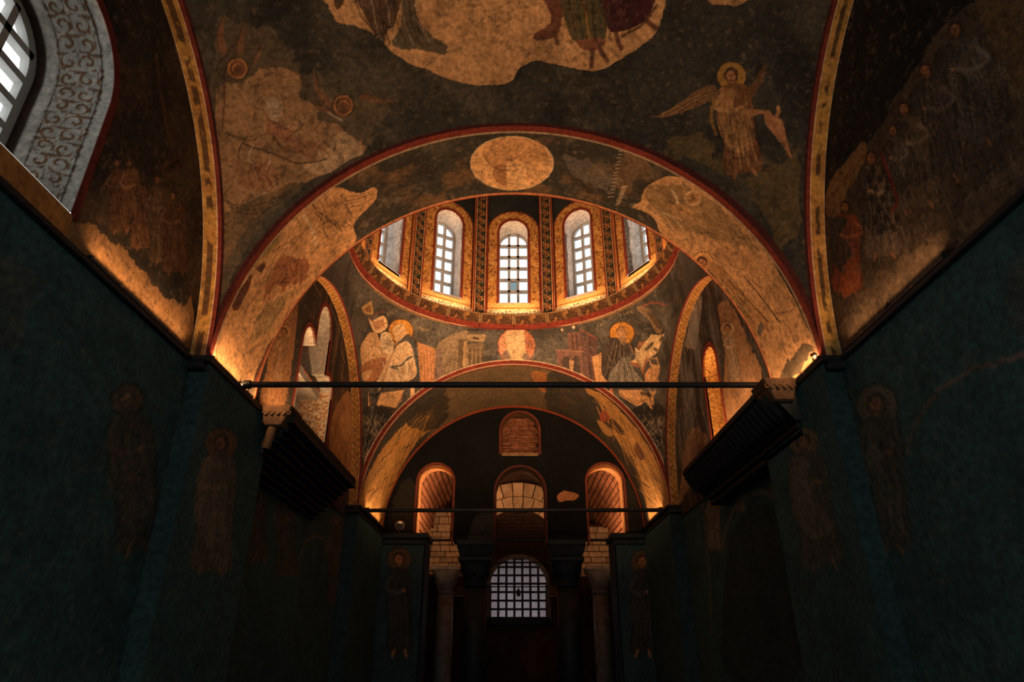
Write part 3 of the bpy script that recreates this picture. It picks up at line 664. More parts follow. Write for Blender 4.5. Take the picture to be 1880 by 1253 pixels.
# left wall
wl = struct(empty('wall_left', (0, 0, 0)), 'frescoed left wall with lunettes above a dark cornice', 'wall')
wr = struct(empty('wall_right', (0, 0, 0)), 'frescoed right wall with lunettes above a dark cornice', 'wall')
def lunette_a_left():
    T = L_(2.6); S = plane_surf(T, 1.9, 4.85, 3.55, 6.45, 300, 280, lin((60, 50, 38)))
    S.mottle(lin((96, 74, 48)), 2, .42, .7, 81, .8).mottle(lin((34, 30, 26)), 2.5, .5, .7, 83, .7)
    S.fill([(128, 450), (150, 400), (200, 440), (260, 500), (320, 560), (352, 540), (350, 600), (345, 670), (260, 590)], lin((168, 122, 74)), .85, rough=12, seed=84)
    S.fill([(222, 125), (280, 120), (280, 180), (268, 210), (222, 205)], lin((84, 62, 42)), .6, False)
    for k, (hx, hy, fx, fy) in enumerate(((215, 300, 220, 425), (250, 330, 262, 455), (290, 330, 300, 480), (318, 360, 322, 500), (238, 300, 245, 420))):
        figure(S, (hx, hy), (fx, fy), 1.0, [lin((104, 70, 44)), lin((130, 88, 54)), lin((112, 84, 56))][k % 3], None, None, 90+k, hr=9)
    S.fill([(290, 308), (326, 286), (338, 305), (304, 328)], lin((96, 62, 40)), .9, False); S.line([(304, 312), (328, 296)], INK, 8, .8, False)
    S.line([(285, 100), (300, 200), (312, 260)], lin((96, 66, 42)), 12, .6)
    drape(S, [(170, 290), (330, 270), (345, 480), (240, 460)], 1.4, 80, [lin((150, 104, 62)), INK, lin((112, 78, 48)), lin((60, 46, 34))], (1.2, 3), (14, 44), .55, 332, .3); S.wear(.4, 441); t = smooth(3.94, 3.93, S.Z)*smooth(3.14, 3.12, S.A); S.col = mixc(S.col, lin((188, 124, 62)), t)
    op = (2.6, .5, 3.93, 4.77)
    S.build('lunette', wl, ~in_arch(S.A, S.Z, *op))
    plane_surf(T, .2, 1.95, 3.55, 6.45, 20, 20, DARK).build('lunette', wl)
    pin = outline(2.6, .5, 3.93, 4.77); border(T, pin, outline(2.6, .56, 3.89, 4.77), .006, lin((112, 46, 34)), wl, 'window_border')
    def pr(S):
        scrolls(S, lin((170, 162, 150)), lin((112, 74, 36)), .115, .95)
        S.col = mixc(S.col, lin((184, 176, 164)), smooth(.33, .35, S.d)+smooth(.06, .05, S.d)); S.col = mixc(S.col, INK, smooth(.006, .003, abs(S.d-.07))*.8+smooth(.006, .003, abs(S.d-.325))*.8)
        S.col = mixc(S.col, lin((60, 44, 36)), smooth(.39, .41, S.d))
    reveal(T, pin, outline(2.6, .41, 4.02, 4.85), .46, 90, wl, pr, sub=9)
    MB().add([T(2.1, 3.93, 0), T(3.1, 3.93, 0), T(3.01, 4.02, .46), T(2.19, 4.02, .46)], [(0, 1, 2, 3)]).build('sill', 'plaster_white', wl)
    w = window('window_1', L_(3.06), 2.6, .41, 4.02, 4.85, 3, 6, .05, '', fw=.06, depth=.06)
    struct(w, 'tall arched window at the upper left edge of the picture', 'window')
lunette_a_left()
def lunette_a_right():
    T = R_(2.6); S = plane_surf(T, 1.5, 4.85, 3.55, 6.45, 330, 280, lin((42, 38, 32)))
    S.mottle(lin((30, 28, 25)), 2, .45, .7, 101, .8)
    S.fill([(1532, 655), (1525, 560), (1518, 350), (1590, 265), (1640, 190), (1700, 90), (1760, 20), (1830, -30), (1890, 40), (1890, 330), (1700, 490)], lin((92, 74, 54)), .85, rough=9, seed=102)
    S.fill([(1518, 350), (1540, 310), (1585, 262), (1586, 300), (1560, 345), (1540, 400), (1520, 395)], lin((150, 108, 62)), .9, rough=5)
    S.fill([(1535, 650), (1560, 560), (1650, 470), (1780, 370), (1890, 270), (1890, 340), (1700, 500), (1560, 640)], lin((120, 96, 70)), .7, rough=16, seed=104)
    S.fill([(1785, -20), (1800, 40), (1860, 190), (1890, 170), (1890, -20)], lin((120, 90, 56)), .7, False)
    for k, (hx, hy, fx, fy, w) in enumerate(((1755, 55, 1790, 265, 1.4), (1700, 130, 1735, 330, 1.2), (1660, 200, 1690, 380, 1.2), (1600, 290, 1622, 470, 1.1), (1552, 380, 1555, 535, 1.1), (1640, 240, 1650, 390, .9))):
        figure(S, (hx, hy), (fx, fy), w, [lin((98, 84, 68)), lin((86, 72, 58)), lin((108, 88, 64)), lin((124, 100, 76)), lin((140, 74, 46))][k % 5], lin((76, 66, 54)), None, 110+k, arm=-1)
    r = random.Random(4)
    for i in range(7):
        for j in range(5):
            if (i+j) % 2: S.fill([(1586+j*10+i*3, 308+i*18), (1594+j*10+i*3, 302+i*18), (1599+j*10+i*3, 314+i*18), (1590+j*10+i*3, 321+i*18)], INK, .8, False)
    S.line([(1618, 280), (1640, 345), (1648, 370), (1636, 390)], lin((126, 52, 36)), 9, .8)
    S.fill([(1545, 500), (1566, 470), (1578, 515), (1560, 542), (1546, 545)], lin((176, 92, 48)), .8, rough=3)
    drape(S, [(1540, 600), (1640, 230), (1760, 60), (1850, 60), (1880, 280), (1700, 470)], 1.3, 120, [lin((132, 120, 102)), INK, lin((150, 126, 96)), lin((70, 58, 46))], (1.2, 3), (16, 50), .5, 331, .3); S.wear(.4, 451); S.build('lunette', wr); plane_surf(T, .2, 1.55, 3.55, 6.45, 20, 20, DARK).build('lunette', wr)
    e = MB().strip([T(a, 3.74, -.006) for a in lerp(.3, 4.75, 12)], [T(a, 3.775, -.006) for a in lerp(.3, 4.75, 12)]).build('border', 'carved', wr)
lunette_a_right()

# lower walls, step by step along each side
def lower(sgn, X, y0, y1, na, nz, paint=None, z1=3.72):
    T = (R_ if sgn > 0 else L_)(X); S = plane_surf(T, y0, y1, 0, z1, na, nz, lin((59, 89, 86)))
    S.mottle(lin((48, 74, 71)), 1.5, .45, .7, 121, .6)
    if paint:
        c0 = S.col.copy(); paint(S); S.wear(.3, 461); S.col = c0*.42+S.col*.58
    return S.build('lower_wall', wr if sgn > 0 else wl)
def saint(S, h, f, w, seed, robe=lin((110, 82, 58)), halo=lin((150, 104, 60))):
    figure(S, h, f, w, robe, lin((128, 110, 86)), halo, seed, hr=24)
def pl_a(S):
    figure(S, (235, 735), (258, 1010), 1.0, lin((84, 58, 42)), lin((104, 78, 54)), lin((120, 82, 48)), 131, hr=20)
    S.ell(20, 560, 60, 80, lin((84, 70, 54)), .6, rough=8)
    S.line([(330, 700), (322, 900), (318, 1100)], lin((120, 100, 80)), 2, .6)
def pl_p1(S):
    figure(S, (406, 815), (385, 1050), .95, lin((120, 96, 70)), lin((150, 122, 92)), lin((140, 96, 52)), 133, hr=20)
    S.line([(362, 720), (352, 900)], lin((120, 100, 80)), 2, .6)
def pl_b(S):
    for k, (x, y) in enumerate(((470, 880), (522, 905), (618, 960))): figure(S, (x, y), (x+4, y+150), .8, lin((96, 76, 54)), None, lin((120, 86, 52)), 135+k, hr=9)
    S.line([(545, 1090), (555, 1010), (580, 985), (610, 1010), (622, 1080)], lin((140, 104, 76)), 6, .7)
def pr_a(S):
    figure(S, (1610, 745), (1630, 1010), 1.0, lin((84, 64, 46)), lin((100, 84, 64)), lin((128, 106, 78)), 141, hr=26)
    S.line([(1665, 830), (1690, 760), (1760, 690), (1880, 652)], lin((150, 100, 78)), 9, .7)
    S.line([(1560, 690), (1575, 900)], lin((120, 100, 80)), 2, .6); S.ell(1890, 545, 45, 80, lin((90, 76, 58)), .6)
def pr_p1(S):
    figure(S, (1476, 812), (1512, 1040), 1.0, lin((92, 78, 58)), lin((126, 108, 84)), lin((146, 116, 76)), 143, hr=18)
    S.line([(1440, 790), (1462, 1010)], lin((120, 100, 80)), 2, .6)
def pr_b(S):
    figure(S, (1415, 805), (1425, 900), .9, lin((116, 96, 74)), None, lin((150, 122, 88)), 145, hr=11)
    for k, (x, y) in enumerate(((1356, 868), (1308, 910))): figure(S, (x, y), (x+4, y+70+k*30), .8, lin((140, 122, 98)), None, lin((150, 126, 92)), 146+k, hr=8)
    S.line([(1325, 1010), (1345, 940), (1390, 905), (1440, 925), (1470, 1000)], lin((140, 116, 90)), 10, .7)
    S.fill([(1335, 1240), (1335, 1020), (1360, 950), (1400, 925), (1440, 950), (1460, 1010), (1465, 1240)], lin((34, 32, 29)), .9)  # shade inside the arched niche, painted flat on the wall
    S.line([(1286, 890), (1300, 1020), (1306, 1160)], lin((130, 108, 84)), 12, .45)
lower(-1, 2.57, -2.9, 4.74, 260, 160, pl_a); lower(-1, 2.42, 4.74, 6.15, 120, 160, pl_p1); lower(-1, 2.62, 6.1, 10.42, 180, 160, pl_b); lower(-1, 2.42, 10.34, 13.2, 60, 60)
lower(1, 2.57, -2.9, 4.74, 260, 160, pr_a); lower(1, 2.42, 4.74, 6.15, 120, 160, pr_p1); lower(1, 2.62, 6.1, 10.42, 180, 160, pr_b); lower(1, 2.42, 10.34, 13.2, 60, 60)
for sg, w in ((-1, wl), (1, wr)):
    for y, xa, xb in ((4.74, 2.42, 2.7), (6.15, 2.42, 2.7), (10.34, 2.42, 2.7)):
        plane_surf(FAR(y), min(sg*xa, sg*xb), max(sg*xa, sg*xb), 0, 3.74, 4, 20, lin((46, 62, 61))).build('pier_return', w)
# closing wall and vault behind the camera
S = plane_surf(FAR(-2.9), -2.9, 2.9, 0, 6.6, 120, 120, lin((46, 82, 84))); kp = np.ones(S.A.shape, bool)
for c in (-1.5, 0, 1.5): kp &= ~in_arch(S.A, S.Z, c, .66, .8, 4.2)
struct(S.build('wall_back', None, kp), 'plain wall with three windows behind the viewer', 'wall')
def portal(par, loc, d, w, h):
    l = bpy.data.lights.new('sky_portal', 'AREA'); l.shape = 'RECTANGLE'; l.size = w; l.size_y = h; l.cycles.is_portal = True
    o = bpy.data.objects.new('sky_portal', l); COL.objects.link(o); o.parent = par; o.location = loc; o.rotation_euler = Vector(d).to_track_quat('-Z', 'Z').to_euler()
for i, c in enumerate((-1.5, 0, 1.5)):  # out of view, sized to give cool fill on the lower walls
    w = window('window_%d' % (20+i), FAR(-2.95), c, .67, .78, 4.2, 2, 5, .05, '', panes=False)
    struct(w, 'unseen sanctuary window behind the viewer opened wide for cool fill, ' + ('left', 'middle', 'right')[i], 'window'); portal(w, (c, -2.97, 2.8), (0, 1, 0), 1.32, 4.0)
th = lerp(0, PI, 40); D, T_ = np.meshgrid(lerp(0, 1, 4), th, indexing='ij')
struct(Surf(np.stack([-RA*np.cos(T_), -3.0+3.48*D, ZS+RA*np.sin(T_)], -1), DARK).build('ceiling', None, flip=True), 'dark barrel vault over the sanctuary behind the viewer', 'ceiling')

# ------------------------------------------------------------------ dome bay: pendentives
def pendentives():
    def grid(segs, nt):
        bx, tx = [], []
        for kind, a0, a1, n in segs:
            for t in lerp(a0, a1, n):
                if kind == 'far': b = (-RA*math.cos(t), 10.38, ZS+2.45*math.sin(t)); ph = math.atan2(2.38, -2.38*math.cos(t))
                elif kind == 'near': b = (-RA*math.cos(t), 5.78, ZS+2.45*math.sin(t)); ph = math.atan2(-2.38, -2.38*math.cos(t))
                elif kind == 'left': b = (-RA, 8.08+2.3*math.cos(t), ZS+2.45*math.sin(t)); ph = math.atan2(2.38*math.cos(t), -2.38)
                else: b = (RA, 8.08+2.3*math.cos(t), ZS+2.45*math.sin(t)); ph = math.atan2(2.38*math.cos(t), 2.38)
                bx.append(b); tx.append((2.38*math.cos(ph), 8.08+2.38*math.sin(ph), 6.93))
        B, T = np.array(bx), np.array(tx); P = np.zeros((nt, len(B), 3)); A = math.radians(58)
        for i, t in enumerate(lerp(0, 1, nt)):
            g = (1-math.cos(A*t))/(1-math.cos(A)); h = math.sin(A*t)/math.sin(A)
            P[i, :, :2] = B[:, :2]*(1-g)+T[:, :2]*g; P[i, :, 2] = B[:, 2]*(1-h)+T[:, 2]*h
        return P
    S = Surf(grid((('left', PI/2, 0, 150), ('far', 0, PI, 720), ('right', 0, PI/2, 150)), 220), lin((92, 86, 76)))
    S.mottle(lin((60, 56, 48)), 2.2, .4, .66, 151, .8).mottle(lin((128, 120, 106)), 5, .55, .75, 153, .5).mottle(lin((40, 38, 34)), 7, .55, .72, 155, .5)
    paint_pend(S); S.wear(.3, 471)
    z = S.P[..., 2]; S.col = mixc(S.col, RED, smooth(6.86, 6.875, z)); 
    # red edging on the far arch
    idx = np.arange(S.m); far = (idx >= 150) & (idx < 870)
    rr = np.hypot(S.P[..., 0], S.P[..., 2]-ZS)-RA; e = smooth(.07, .06, rr)*(S.P[..., 1] > 10.2)*far[None, :]*(rr < .2)
    S.col = mixc(S.col, RED, e); S.col = mixc(S.col, PALE, smooth(.012, .006, abs(rr-.072))*(S.P[..., 1] > 10.2)*far[None, :]*.6)
    o = S.build('ceiling', None); struct(o, 'frescoed pendentives with seated writers below the dome ring', 'ceiling')
    N = Surf(grid((('left', PI/2, PI, 50), ('near', 0, PI, 120), ('right', PI, PI/2, 50)), 30), lin((92, 86, 76)))
    N.build('near_pendentives', o)
def paint_pend(S):
    P1, P2 = lin((206, 162, 112)), lin((222, 182, 132))
    # crown roundel
    S.ell(948, 636, 34, 33, lin((196, 140, 104)), 1); S.fill([(930, 606), (962, 606), (964, 660), (948, 668), (934, 660)], P2, .95); S.fill([(962, 608), (975, 618), (980, 640), (968, 650)], lin((168, 96, 66)), .7)
    S.fill([(920, 655), (932, 642), (938, 664)], BLUEG, .7); S.fill([(960, 648), (974, 655), (962, 666)], BLUEG, .7); S.ring(948, 636, 34, 33, lin((160, 90, 60)), 1.8, .8)
    writing(S, 970, 630, 8, 10, 2, BROWN, 2)
    # left writer: rocks of pale drapery, desk, halo
    S.fill([(662, 640), (672, 620), (690, 610), (700, 628), (716, 610), (726, 650), (700, 690), (668, 700), (664, 670)], P1, .95, rough=3)
    S.fill([(664, 565), (682, 552), (686, 578), (668, 576)], lin((178, 140, 86)), 1, False); S.fill([(669, 566), (680, 560), (682, 574), (671, 572)], BROWN, .8, False)
    S.fill([(676, 582), (682, 590), (704, 580), (712, 600), (696, 612), (684, 606)], P2, 1); S.fill([(683, 590), (704, 586), (706, 600), (690, 606)], lin((160, 106, 72)), .8, False); S.line([(676, 590), (690, 576), (706, 572)], RED, 2.5, .7)
    S.ell(736, 608, 23, 22, lin((208, 146, 66)), 1); S.ring(736, 608, 23, 22, lin((90, 54, 30)), 2, .8)
    S.fill([(724, 598), (742, 596), (746, 620), (734, 628), (722, 618)], P2, .95); S.line([(722, 602), (732, 594), (744, 600)], BROWN, 2, .5)
    S.fill([(740, 620), (752, 614), (762, 640), (772, 668), (772, 690), (752, 700), (742, 698), (758, 688), (762, 664), (752, 634), (732, 630), (722, 640), (716, 628), (728, 632)], BLUEG*.9, .95)
    S.fill([(712, 648), (730, 634), (750, 628), (762, 660), (764, 690), (740, 702), (690, 706), (700, 690), (708, 668)], lin((212, 176, 130)), 1, rough=2)
    S.fill([(700, 613), (716, 612), (722, 640), (716, 652), (700, 640)], lin((224, 196, 154)), 1); writing(S, 701, 622, 16, 20, 3, lin((110, 80, 58)), 8)
    for q in ([(716, 674), (736, 672), (750, 658), (762, 654)], [(716, 674), (732, 678)]): S.line(q, BLUEG*.8, 3.2, .9)
    for k in range(8): S.line([(706+k*6, 660), (700+k*8, 685), (694+k*8, 704)], BROWN if k % 2 else WHITE, 1.5, .4)
    S.fill([(664, 670), (700, 656), (710, 664), (690, 700), (668, 706), (684, 680), (664, 684)], lin((150, 92, 58)), .8, rough=2)
    S.fill([(766, 628), (800, 640), (798, 706), (772, 704)], lin((196, 140, 92)), .95, False)
    for k in range(5): S.line([(772+k*6, 640), (774+k*6, 700)], lin((140, 80, 50)), 1.6, .5, False)
    S.fill([(676, 716), (700, 722), (742, 716), (736, 738), (722, 754), (676, 738)], lin((212, 162, 108)), 1, False); S.line([(676, 738), (722, 752), (740, 722)], lin((150, 96, 60)), 1.8, .8); S.line([(678, 724), (690, 728), (698, 720)], INK, 5, .8)
    S.line([(757, 716), (758, 730), (756, 735)], P2, 7, 1)
    drape(S, [(664, 620), (716, 612), (764, 640), (766, 700), (690, 706), (664, 690)], 1.2, 46, [BROWN, WHITE, lin((160, 110, 72)), lin((120, 100, 84))], (1.0, 2.2), (8, 26), .55, 321, .4)
    # building behind the left writer
    S.fill([(800, 640), (822, 618), (852, 608), (860, 612), (856, 680), (824, 700), (806, 700)], lin((146, 124, 94)), .85, rough=4); S.fill([(842, 622), (858, 624), (854, 682), (840, 684)], lin((92, 76, 54)), .9, False); S.fill([(852, 626), (858, 626), (854, 682), (848, 682)], lin((164, 134, 94)), .9, False)
    S.fill([(858, 614), (892, 614), (890, 628), (858, 626)], lin((164, 136, 96)), .8, False); S.fill([(858, 632), (888, 630), (886, 672), (860, 680)], lin((136, 112, 80)), .75, False)
    for k in range(4): S.line([(862+k*8, 642), (862+k*8, 672)], INK, 3, .5, False)
    S.line([(870, 621), (877, 622)], INK, 5, .8, False); S.line([(860, 606), (892, 606)], INK, 6, .6, False)
    S.fill([(800, 642), (812, 642), (812, 704), (800, 704)], lin((120, 96, 86)), .7, False)
    # right side: reddish building and the right writer at his desk
    rb = lin((124, 88, 74))
    S.fill([(1022, 644), (1068, 646), (1072, 704), (1052, 700), (1024, 684)], rb, .9, False); S.fill([(1042, 611), (1064, 610), (1070, 646), (1042, 644)], rb*.9, .9, False); S.fill([(1066, 612), (1096, 624), (1098, 704), (1074, 706), (1068, 646)], lin((104, 74, 64)), .85, False)
    S.fill([(1032, 660), (1040, 654), (1046, 660), (1046, 688), (1034, 686)], lin((70, 62, 54)), .9); S.fill([(1052, 660), (1058, 654), (1064, 660), (1064, 694), (1052, 692)], lin((70, 62, 54)), .9); S.fill([(1045, 662), (1054, 662), (1051, 690), (1047, 690)], P1*.8, .9, False)
    S.line([(1020, 643), (1070, 646)], lin((160, 116, 90)), 2, .8, False); S.line([(1064, 606), (1096, 622)], lin((150, 84, 60)), 3, .8, False); S.ell(1053, 601, 3, 3, PALE, 1); S.ell(1032, 606, 2.5, 2.5, PALE*.8, 1)
    for q in ((1050, 616, 1052, 642), (1058, 616, 1060, 642), (1082, 626, 1084, 650), (1082, 664, 1086, 700)): S.line([(q[0], q[1]), (q[2], q[3])], INK, 2.5, .6, False)
    S.fill([(1086, 656), (1104, 648), (1108, 690), (1120, 706), (1094, 706)], lin((204, 152, 100)), 1, False); S.line([(1086, 656), (1094, 706)], BROWN, 1.6, .8, False)
    S.ell(1142, 612, 23, 21, lin((206, 142, 60)), 1); S.ring(1142, 612, 23, 21, lin((96, 54, 28)), 2, .8)
    S.fill([(1106, 690), (1104, 660), (1110, 636), (1124, 620), (1138, 624), (1152, 632), (1157, 652), (1142, 656), (1138, 684), (1120, 700)], lin((76, 64, 54)), 1, rough=1)
    for k in range(7): S.line([(1128+k*3, 628), (1120+k*4, 655), (1110+k*5, 692)], INK if k % 2 else lin((116, 100, 84)), 1.6, .55)
    S.ell(1141, 614, 9, 12, lin((186, 136, 92)), 1); S.fill([(1136, 620), (1150, 620), (1147, 634), (1141, 632)], lin((150, 116, 84)), .9); S.line([(1132, 608), (1138, 600), (1148, 602)], BROWN, 3, .7)
    S.fill([(1120, 690), (1140, 658), (1152, 660), (1160, 676), (1172, 690), (1178, 706), (1124, 706)], lin((134, 124, 108)), 1, rough=2)
    for k in range(7): S.line([(1134+k*4, 668), (1130+k*6, 688), (1128+k*7, 705)], INK if k % 2 else lin((176, 164, 144)), 1.5, .55)
    S.fill([(1156, 632), (1190, 624), (1188, 640), (1160, 646)], lin((164, 112, 74)), .9, False)
    S.fill([(1196, 614), (1220, 613), (1208, 646), (1174, 668), (1156, 664)], lin((226, 190, 136)), 1, False); S.fill([(1156, 664), (1174, 668), (1190, 648), (1190, 656), (1176, 676), (1158, 670)], lin((164, 104, 70)), 1, False)
    S.fill([(1158, 648), (1166, 638), (1176, 646), (1168, 656)], lin((236, 206, 158)), 1, False)
    for q in ([(1186, 642), (1198, 630)], [(1202, 640), (1206, 644)], [(1212, 626), (1216, 620)]): S.line(q, INK, 6, .85, False)
    S.fill([(1186, 654), (1206, 656), (1212, 676), (1196, 674)], lin((206, 160, 108)), .95, False); S.fill([(1191, 658), (1204, 659), (1208, 670), (1197, 669)], BLUEG*.7, .9, False)
    S.fill([(1192, 676), (1212, 680), (1206, 696), (1212, 706), (1180, 706)], lin((198, 146, 96)), .95)
    S.fill([(1136, 716), (1206, 716), (1200, 730), (1168, 746), (1136, 726)], lin((214, 160, 104)), 1, False); S.line([(1138, 724), (1168, 742), (1200, 728)], lin((150, 92, 56)), 1.8, .8, False); S.line([(1178, 722), (1194, 726)], INK, 6, .8, False)
    S.line([(1122, 716), (1124, 734)], lin((186, 116, 80)), 6, .9, False)
    S.fill([(1168, 566), (1178, 562), (1202, 580), (1216, 606), (1206, 612), (1190, 588)], lin((150, 120, 84)), .85, rough=2); S.fill([(1186, 572), (1200, 576), (1214, 600), (1208, 604)], lin((78, 66, 50)), .8)
    S.line([(1180, 562), (1200, 556), (1224, 562)], lin((160, 84, 56)), 3, .7)
    for w in ((712, 572, 18, 8, 1, 11, -.3), (764, 598, 24, 8, 1, 12, .2), (1140, 574, 22, 8, 1, 13, -.3), (1098, 594, 8, 6, 1, 14, 0)): writing(S, *w[:5], lin((176, 150, 112)), w[5], w[6])
    drape(S, [(1106, 640), (1150, 640), (1176, 700), (1110, 700)], 1.3, 36, [INK, lin((150, 134, 114)), lin((60, 50, 44))], (1.0, 2.2), (8, 26), .55, 322, .3)
    drape(S, [(660, 560), (720, 560), (900, 600), (1000, 600), (1170, 560), (1220, 600), (1100, 640), (800, 640)], .1, 60, [lin((56, 52, 46)), lin((130, 120, 104)), INK], (1.2, 2.6), (8, 24), .4, 323, .5)
    # dark leafy ground in the feet of the pendentives
    for sx, c in ((1, 0), (-1, 0)):
        X = lambda x: x if sx > 0 else 1886-x
        S.fill([(X(664), 756), (X(736), 756), (X(720), 790), (X(700), 830), (X(680), 880), (X(664), 930)], lin((44, 40, 36)), .92, rough=3)
        r = random.Random(20)
        for k in range(110):
            x, y = r.uniform(668, 722), r.uniform(762, 850)
            if (x-664)*1.6+(y-756) > 115: continue
            S.line([(X(x), y), (X(x+r.uniform(-7, 7)), y+r.uniform(4, 9)), (X(x+r.uniform(-9, 9)), y+r.uniform(8, 16))], lin((136, 118, 92)), 1.8, .6)
pendentives()

# ------------------------------------------------------------------ dome: ring, drum, ribs, windows
DC = (0, 8.08, 0); NS = 12; AP = 2.40
dome = struct(empty('ceiling', DC), 'bright drum and dome pierced by arched windows', 'dome')
def ring_segment():
    n = 24; da = 2*PI/n; prof = [(2.46, 7.13), (2.27, 7.13), (2.255, 7.10), (2.30, 7.0), (2.345, 6.965)]; prof2 = [(2.335, 6.965), (2.36, 6.945), (2.375, 6.90), (2.40, 6.875)]
    def sw(pr, k, sub):
        pr = np.array(pr); q = []
        for i in range(len(pr)-1):
            for t in np.arange(sub)/sub: q.append(pr[i]*(1-t)+pr[i+1]*t)
        q.append(pr[-1]); q = np.array(q); g = .003 if sub > 1 else .0; an = lerp(-da/2+g, da/2-g, k)
        A, Q = np.meshgrid(an, np.arange(len(q))); return np.stack([q[Q, 0]*np.sin(A), q[Q, 0]*np.cos(A), q[Q, 1]], -1), A
    P, A = sw(prof, 46, 8); S = Surf(P, lin((92, 62, 38))); u = A*2.3; z = P[..., 2]
    t = scroll_pattern(u+1.0, z*1.3, .085); S.col = mixc(S.col, lin((44, 32, 24)), t*.9); S.mottle(lin((176, 124, 66)), 14, .55, .75, 5, .7)
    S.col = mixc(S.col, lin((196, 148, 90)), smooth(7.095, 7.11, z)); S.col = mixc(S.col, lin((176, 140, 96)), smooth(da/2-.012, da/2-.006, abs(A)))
    a = S.build('ring_stone', None).data; bpy.data.objects.remove(bpy.data.objects['ring_stone'])
    P, A = sw(prof2, 20, 3); S = Surf(P, RED*1.1); S.col = mixc(S.col, lin((196, 150, 116)), smooth(6.89, 6.885, P[..., 2]))
    b = S.build('red_moulding', None).data; bpy.data.objects.remove(bpy.data.objects['red_moulding'])
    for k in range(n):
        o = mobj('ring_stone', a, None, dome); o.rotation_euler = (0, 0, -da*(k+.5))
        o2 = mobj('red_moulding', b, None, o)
    mb = MB(); mb.lathe([(2.5, 7.10), (2.37, 7.08), (2.39, 7.0), (2.42, 6.86), (2.6, 6.86)], n=96); mb.f = mb.f[:-2]; mb.build('ring_bed', 'carved', dome)
ring_segment()
SEG = lambda a, z, d: (a, AP+d+0*a, z)
OPN = (0.0, .285, 7.45, 9.02)
def drum():
    A, Z = np.meshgrid(lerp(-.66, .66, 112), lerp(7.0, 10.0, 240)); S = Surf(np.stack([A, 0*A+AP, Z], -1), lin((40, 42, 40)))
    S.mottle(lin((28, 32, 30)), 3, .4, .7, 3, .7); gold = lin((186, 130, 66))
    inb = in_arch(A, Z, 0, .475, 6.9, 9.04, .44); S.col[inb] = gold
    sp = fbm(S.P, 42, 2, 71); S.col = mixc(S.col, lin((92, 54, 28)), smooth(.5, .6, sp)*inb*.75*(Z > 7.5)); S.col = mixc(S.col, lin((224, 176, 104)), smooth(.58, .66, fbm(S.P, 38, 2, 75))*inb*.6)
    S.col = mixc(S.col, lin((222, 168, 96)), smooth(7.46, 7.42, Z)*(abs(A) < .50)*.8)
    ot = in_arch(A, Z, 0, .50, 6.9, 9.04, .465) & ~inb; S.col[ot] = lin((112, 46, 30))
    S.col = mixc(S.col, RED, smooth(.012, .008, abs(Z-7.33))*(abs(A) < .54)*.8)
    t = (Z < 7.30); pat = scroll_pattern(A+.7, Z+.02, .11); S.col = mixc(S.col, lin((210, 186, 148)), 1.0*t); S.col = mixc(S.col, lin((66, 60, 54)), (smooth(.3, .6, pat)*.85)*t*(abs(A) > .0))
    me = S.build('drum_panel', None, ~in_arch(A, Z, *OPN)).data; bpy.data.objects.remove(bpy.data.objects['drum_panel'])
    pin = outline(*OPN); pin0 = outline(0, .27, 7.45, 9.02)
    ob = border(SEG, pin0, outline(0, .315, 7.42, 9.02), .008, lin((118, 50, 32)), None, 'opening_border'); bme = ob.data; bpy.data.objects.remove(ob)
    def pr(S):
        S.col[:] = lin((226, 220, 212)); S.mottle(lin((208, 200, 192)), 3, .4, .7, 5, .7)
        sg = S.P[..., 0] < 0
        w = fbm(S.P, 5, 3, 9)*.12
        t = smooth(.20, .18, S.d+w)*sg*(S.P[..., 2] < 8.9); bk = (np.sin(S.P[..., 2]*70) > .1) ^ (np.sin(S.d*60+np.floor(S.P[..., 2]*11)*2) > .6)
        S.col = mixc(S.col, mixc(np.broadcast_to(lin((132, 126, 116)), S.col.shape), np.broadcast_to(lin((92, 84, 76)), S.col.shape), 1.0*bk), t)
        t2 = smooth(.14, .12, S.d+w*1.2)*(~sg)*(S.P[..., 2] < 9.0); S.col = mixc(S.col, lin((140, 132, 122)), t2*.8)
    ro = reveal(SEG, pin0, outline(0, .315, 7.60, 8.98), .46, 40, None, pr, sub=5); rme = ro.data; bpy.data.objects.remove(ro)
    sme = MB().hexa([SEG(-.27, 7.40, 0), SEG(.27, 7.40, 0), SEG(.32, 7.5, .47), SEG(-.32, 7.5, .47)], [SEG(-.27, 7.45, 0), SEG(.27, 7.45, 0), SEG(.32, 7.66, .47), SEG(-.32, 7.66, .47)]).mesh('sill'); sme.materials.append(M['frame'])
    # rib between two panels
    B, Z2 = np.meshgrid(lerp(-.125, .125, 34), lerp(7.1, 10.0, 330)); RB = Surf(np.stack([B, 0*B+2.39, Z2], -1), lin((36, 34, 30)))
    RB.mottle(lin((22, 24, 22)), 6, .4, .7, 3, .6)
    zc = (Z2/.19) % 1-.5; r = np.hypot(B/.075, zc/.42); th2 = np.arctan2(zc, B*5)
    motif = smooth(.95, .8, r)*smooth(-.1, .4, np.cos(5*th2+r*5)); RB.col = mixc(RB.col, lin((172, 104, 52)), motif*.75)
    vine = smooth(.16, .08, abs(B/.09-.6*np.sin(Z2*33))); RB.col = mixc(RB.col, lin((196, 150, 84)), vine*.5); RB.col = mixc(RB.col, lin((60, 84, 58)), smooth(.6, .7, fbm(RB.P, 30, 2, 8))*.6)
    RB.col = mixc(RB.col, RED, smooth(.088, .095, abs(B))); RB.col = mixc(RB.col, lin((214, 168, 110)), smooth(.006, .003, abs(abs(B)-.09))*.8)
    fme = RB.build('rib_face', None).data; bpy.data.objects.remove(bpy.data.objects['rib_face'])
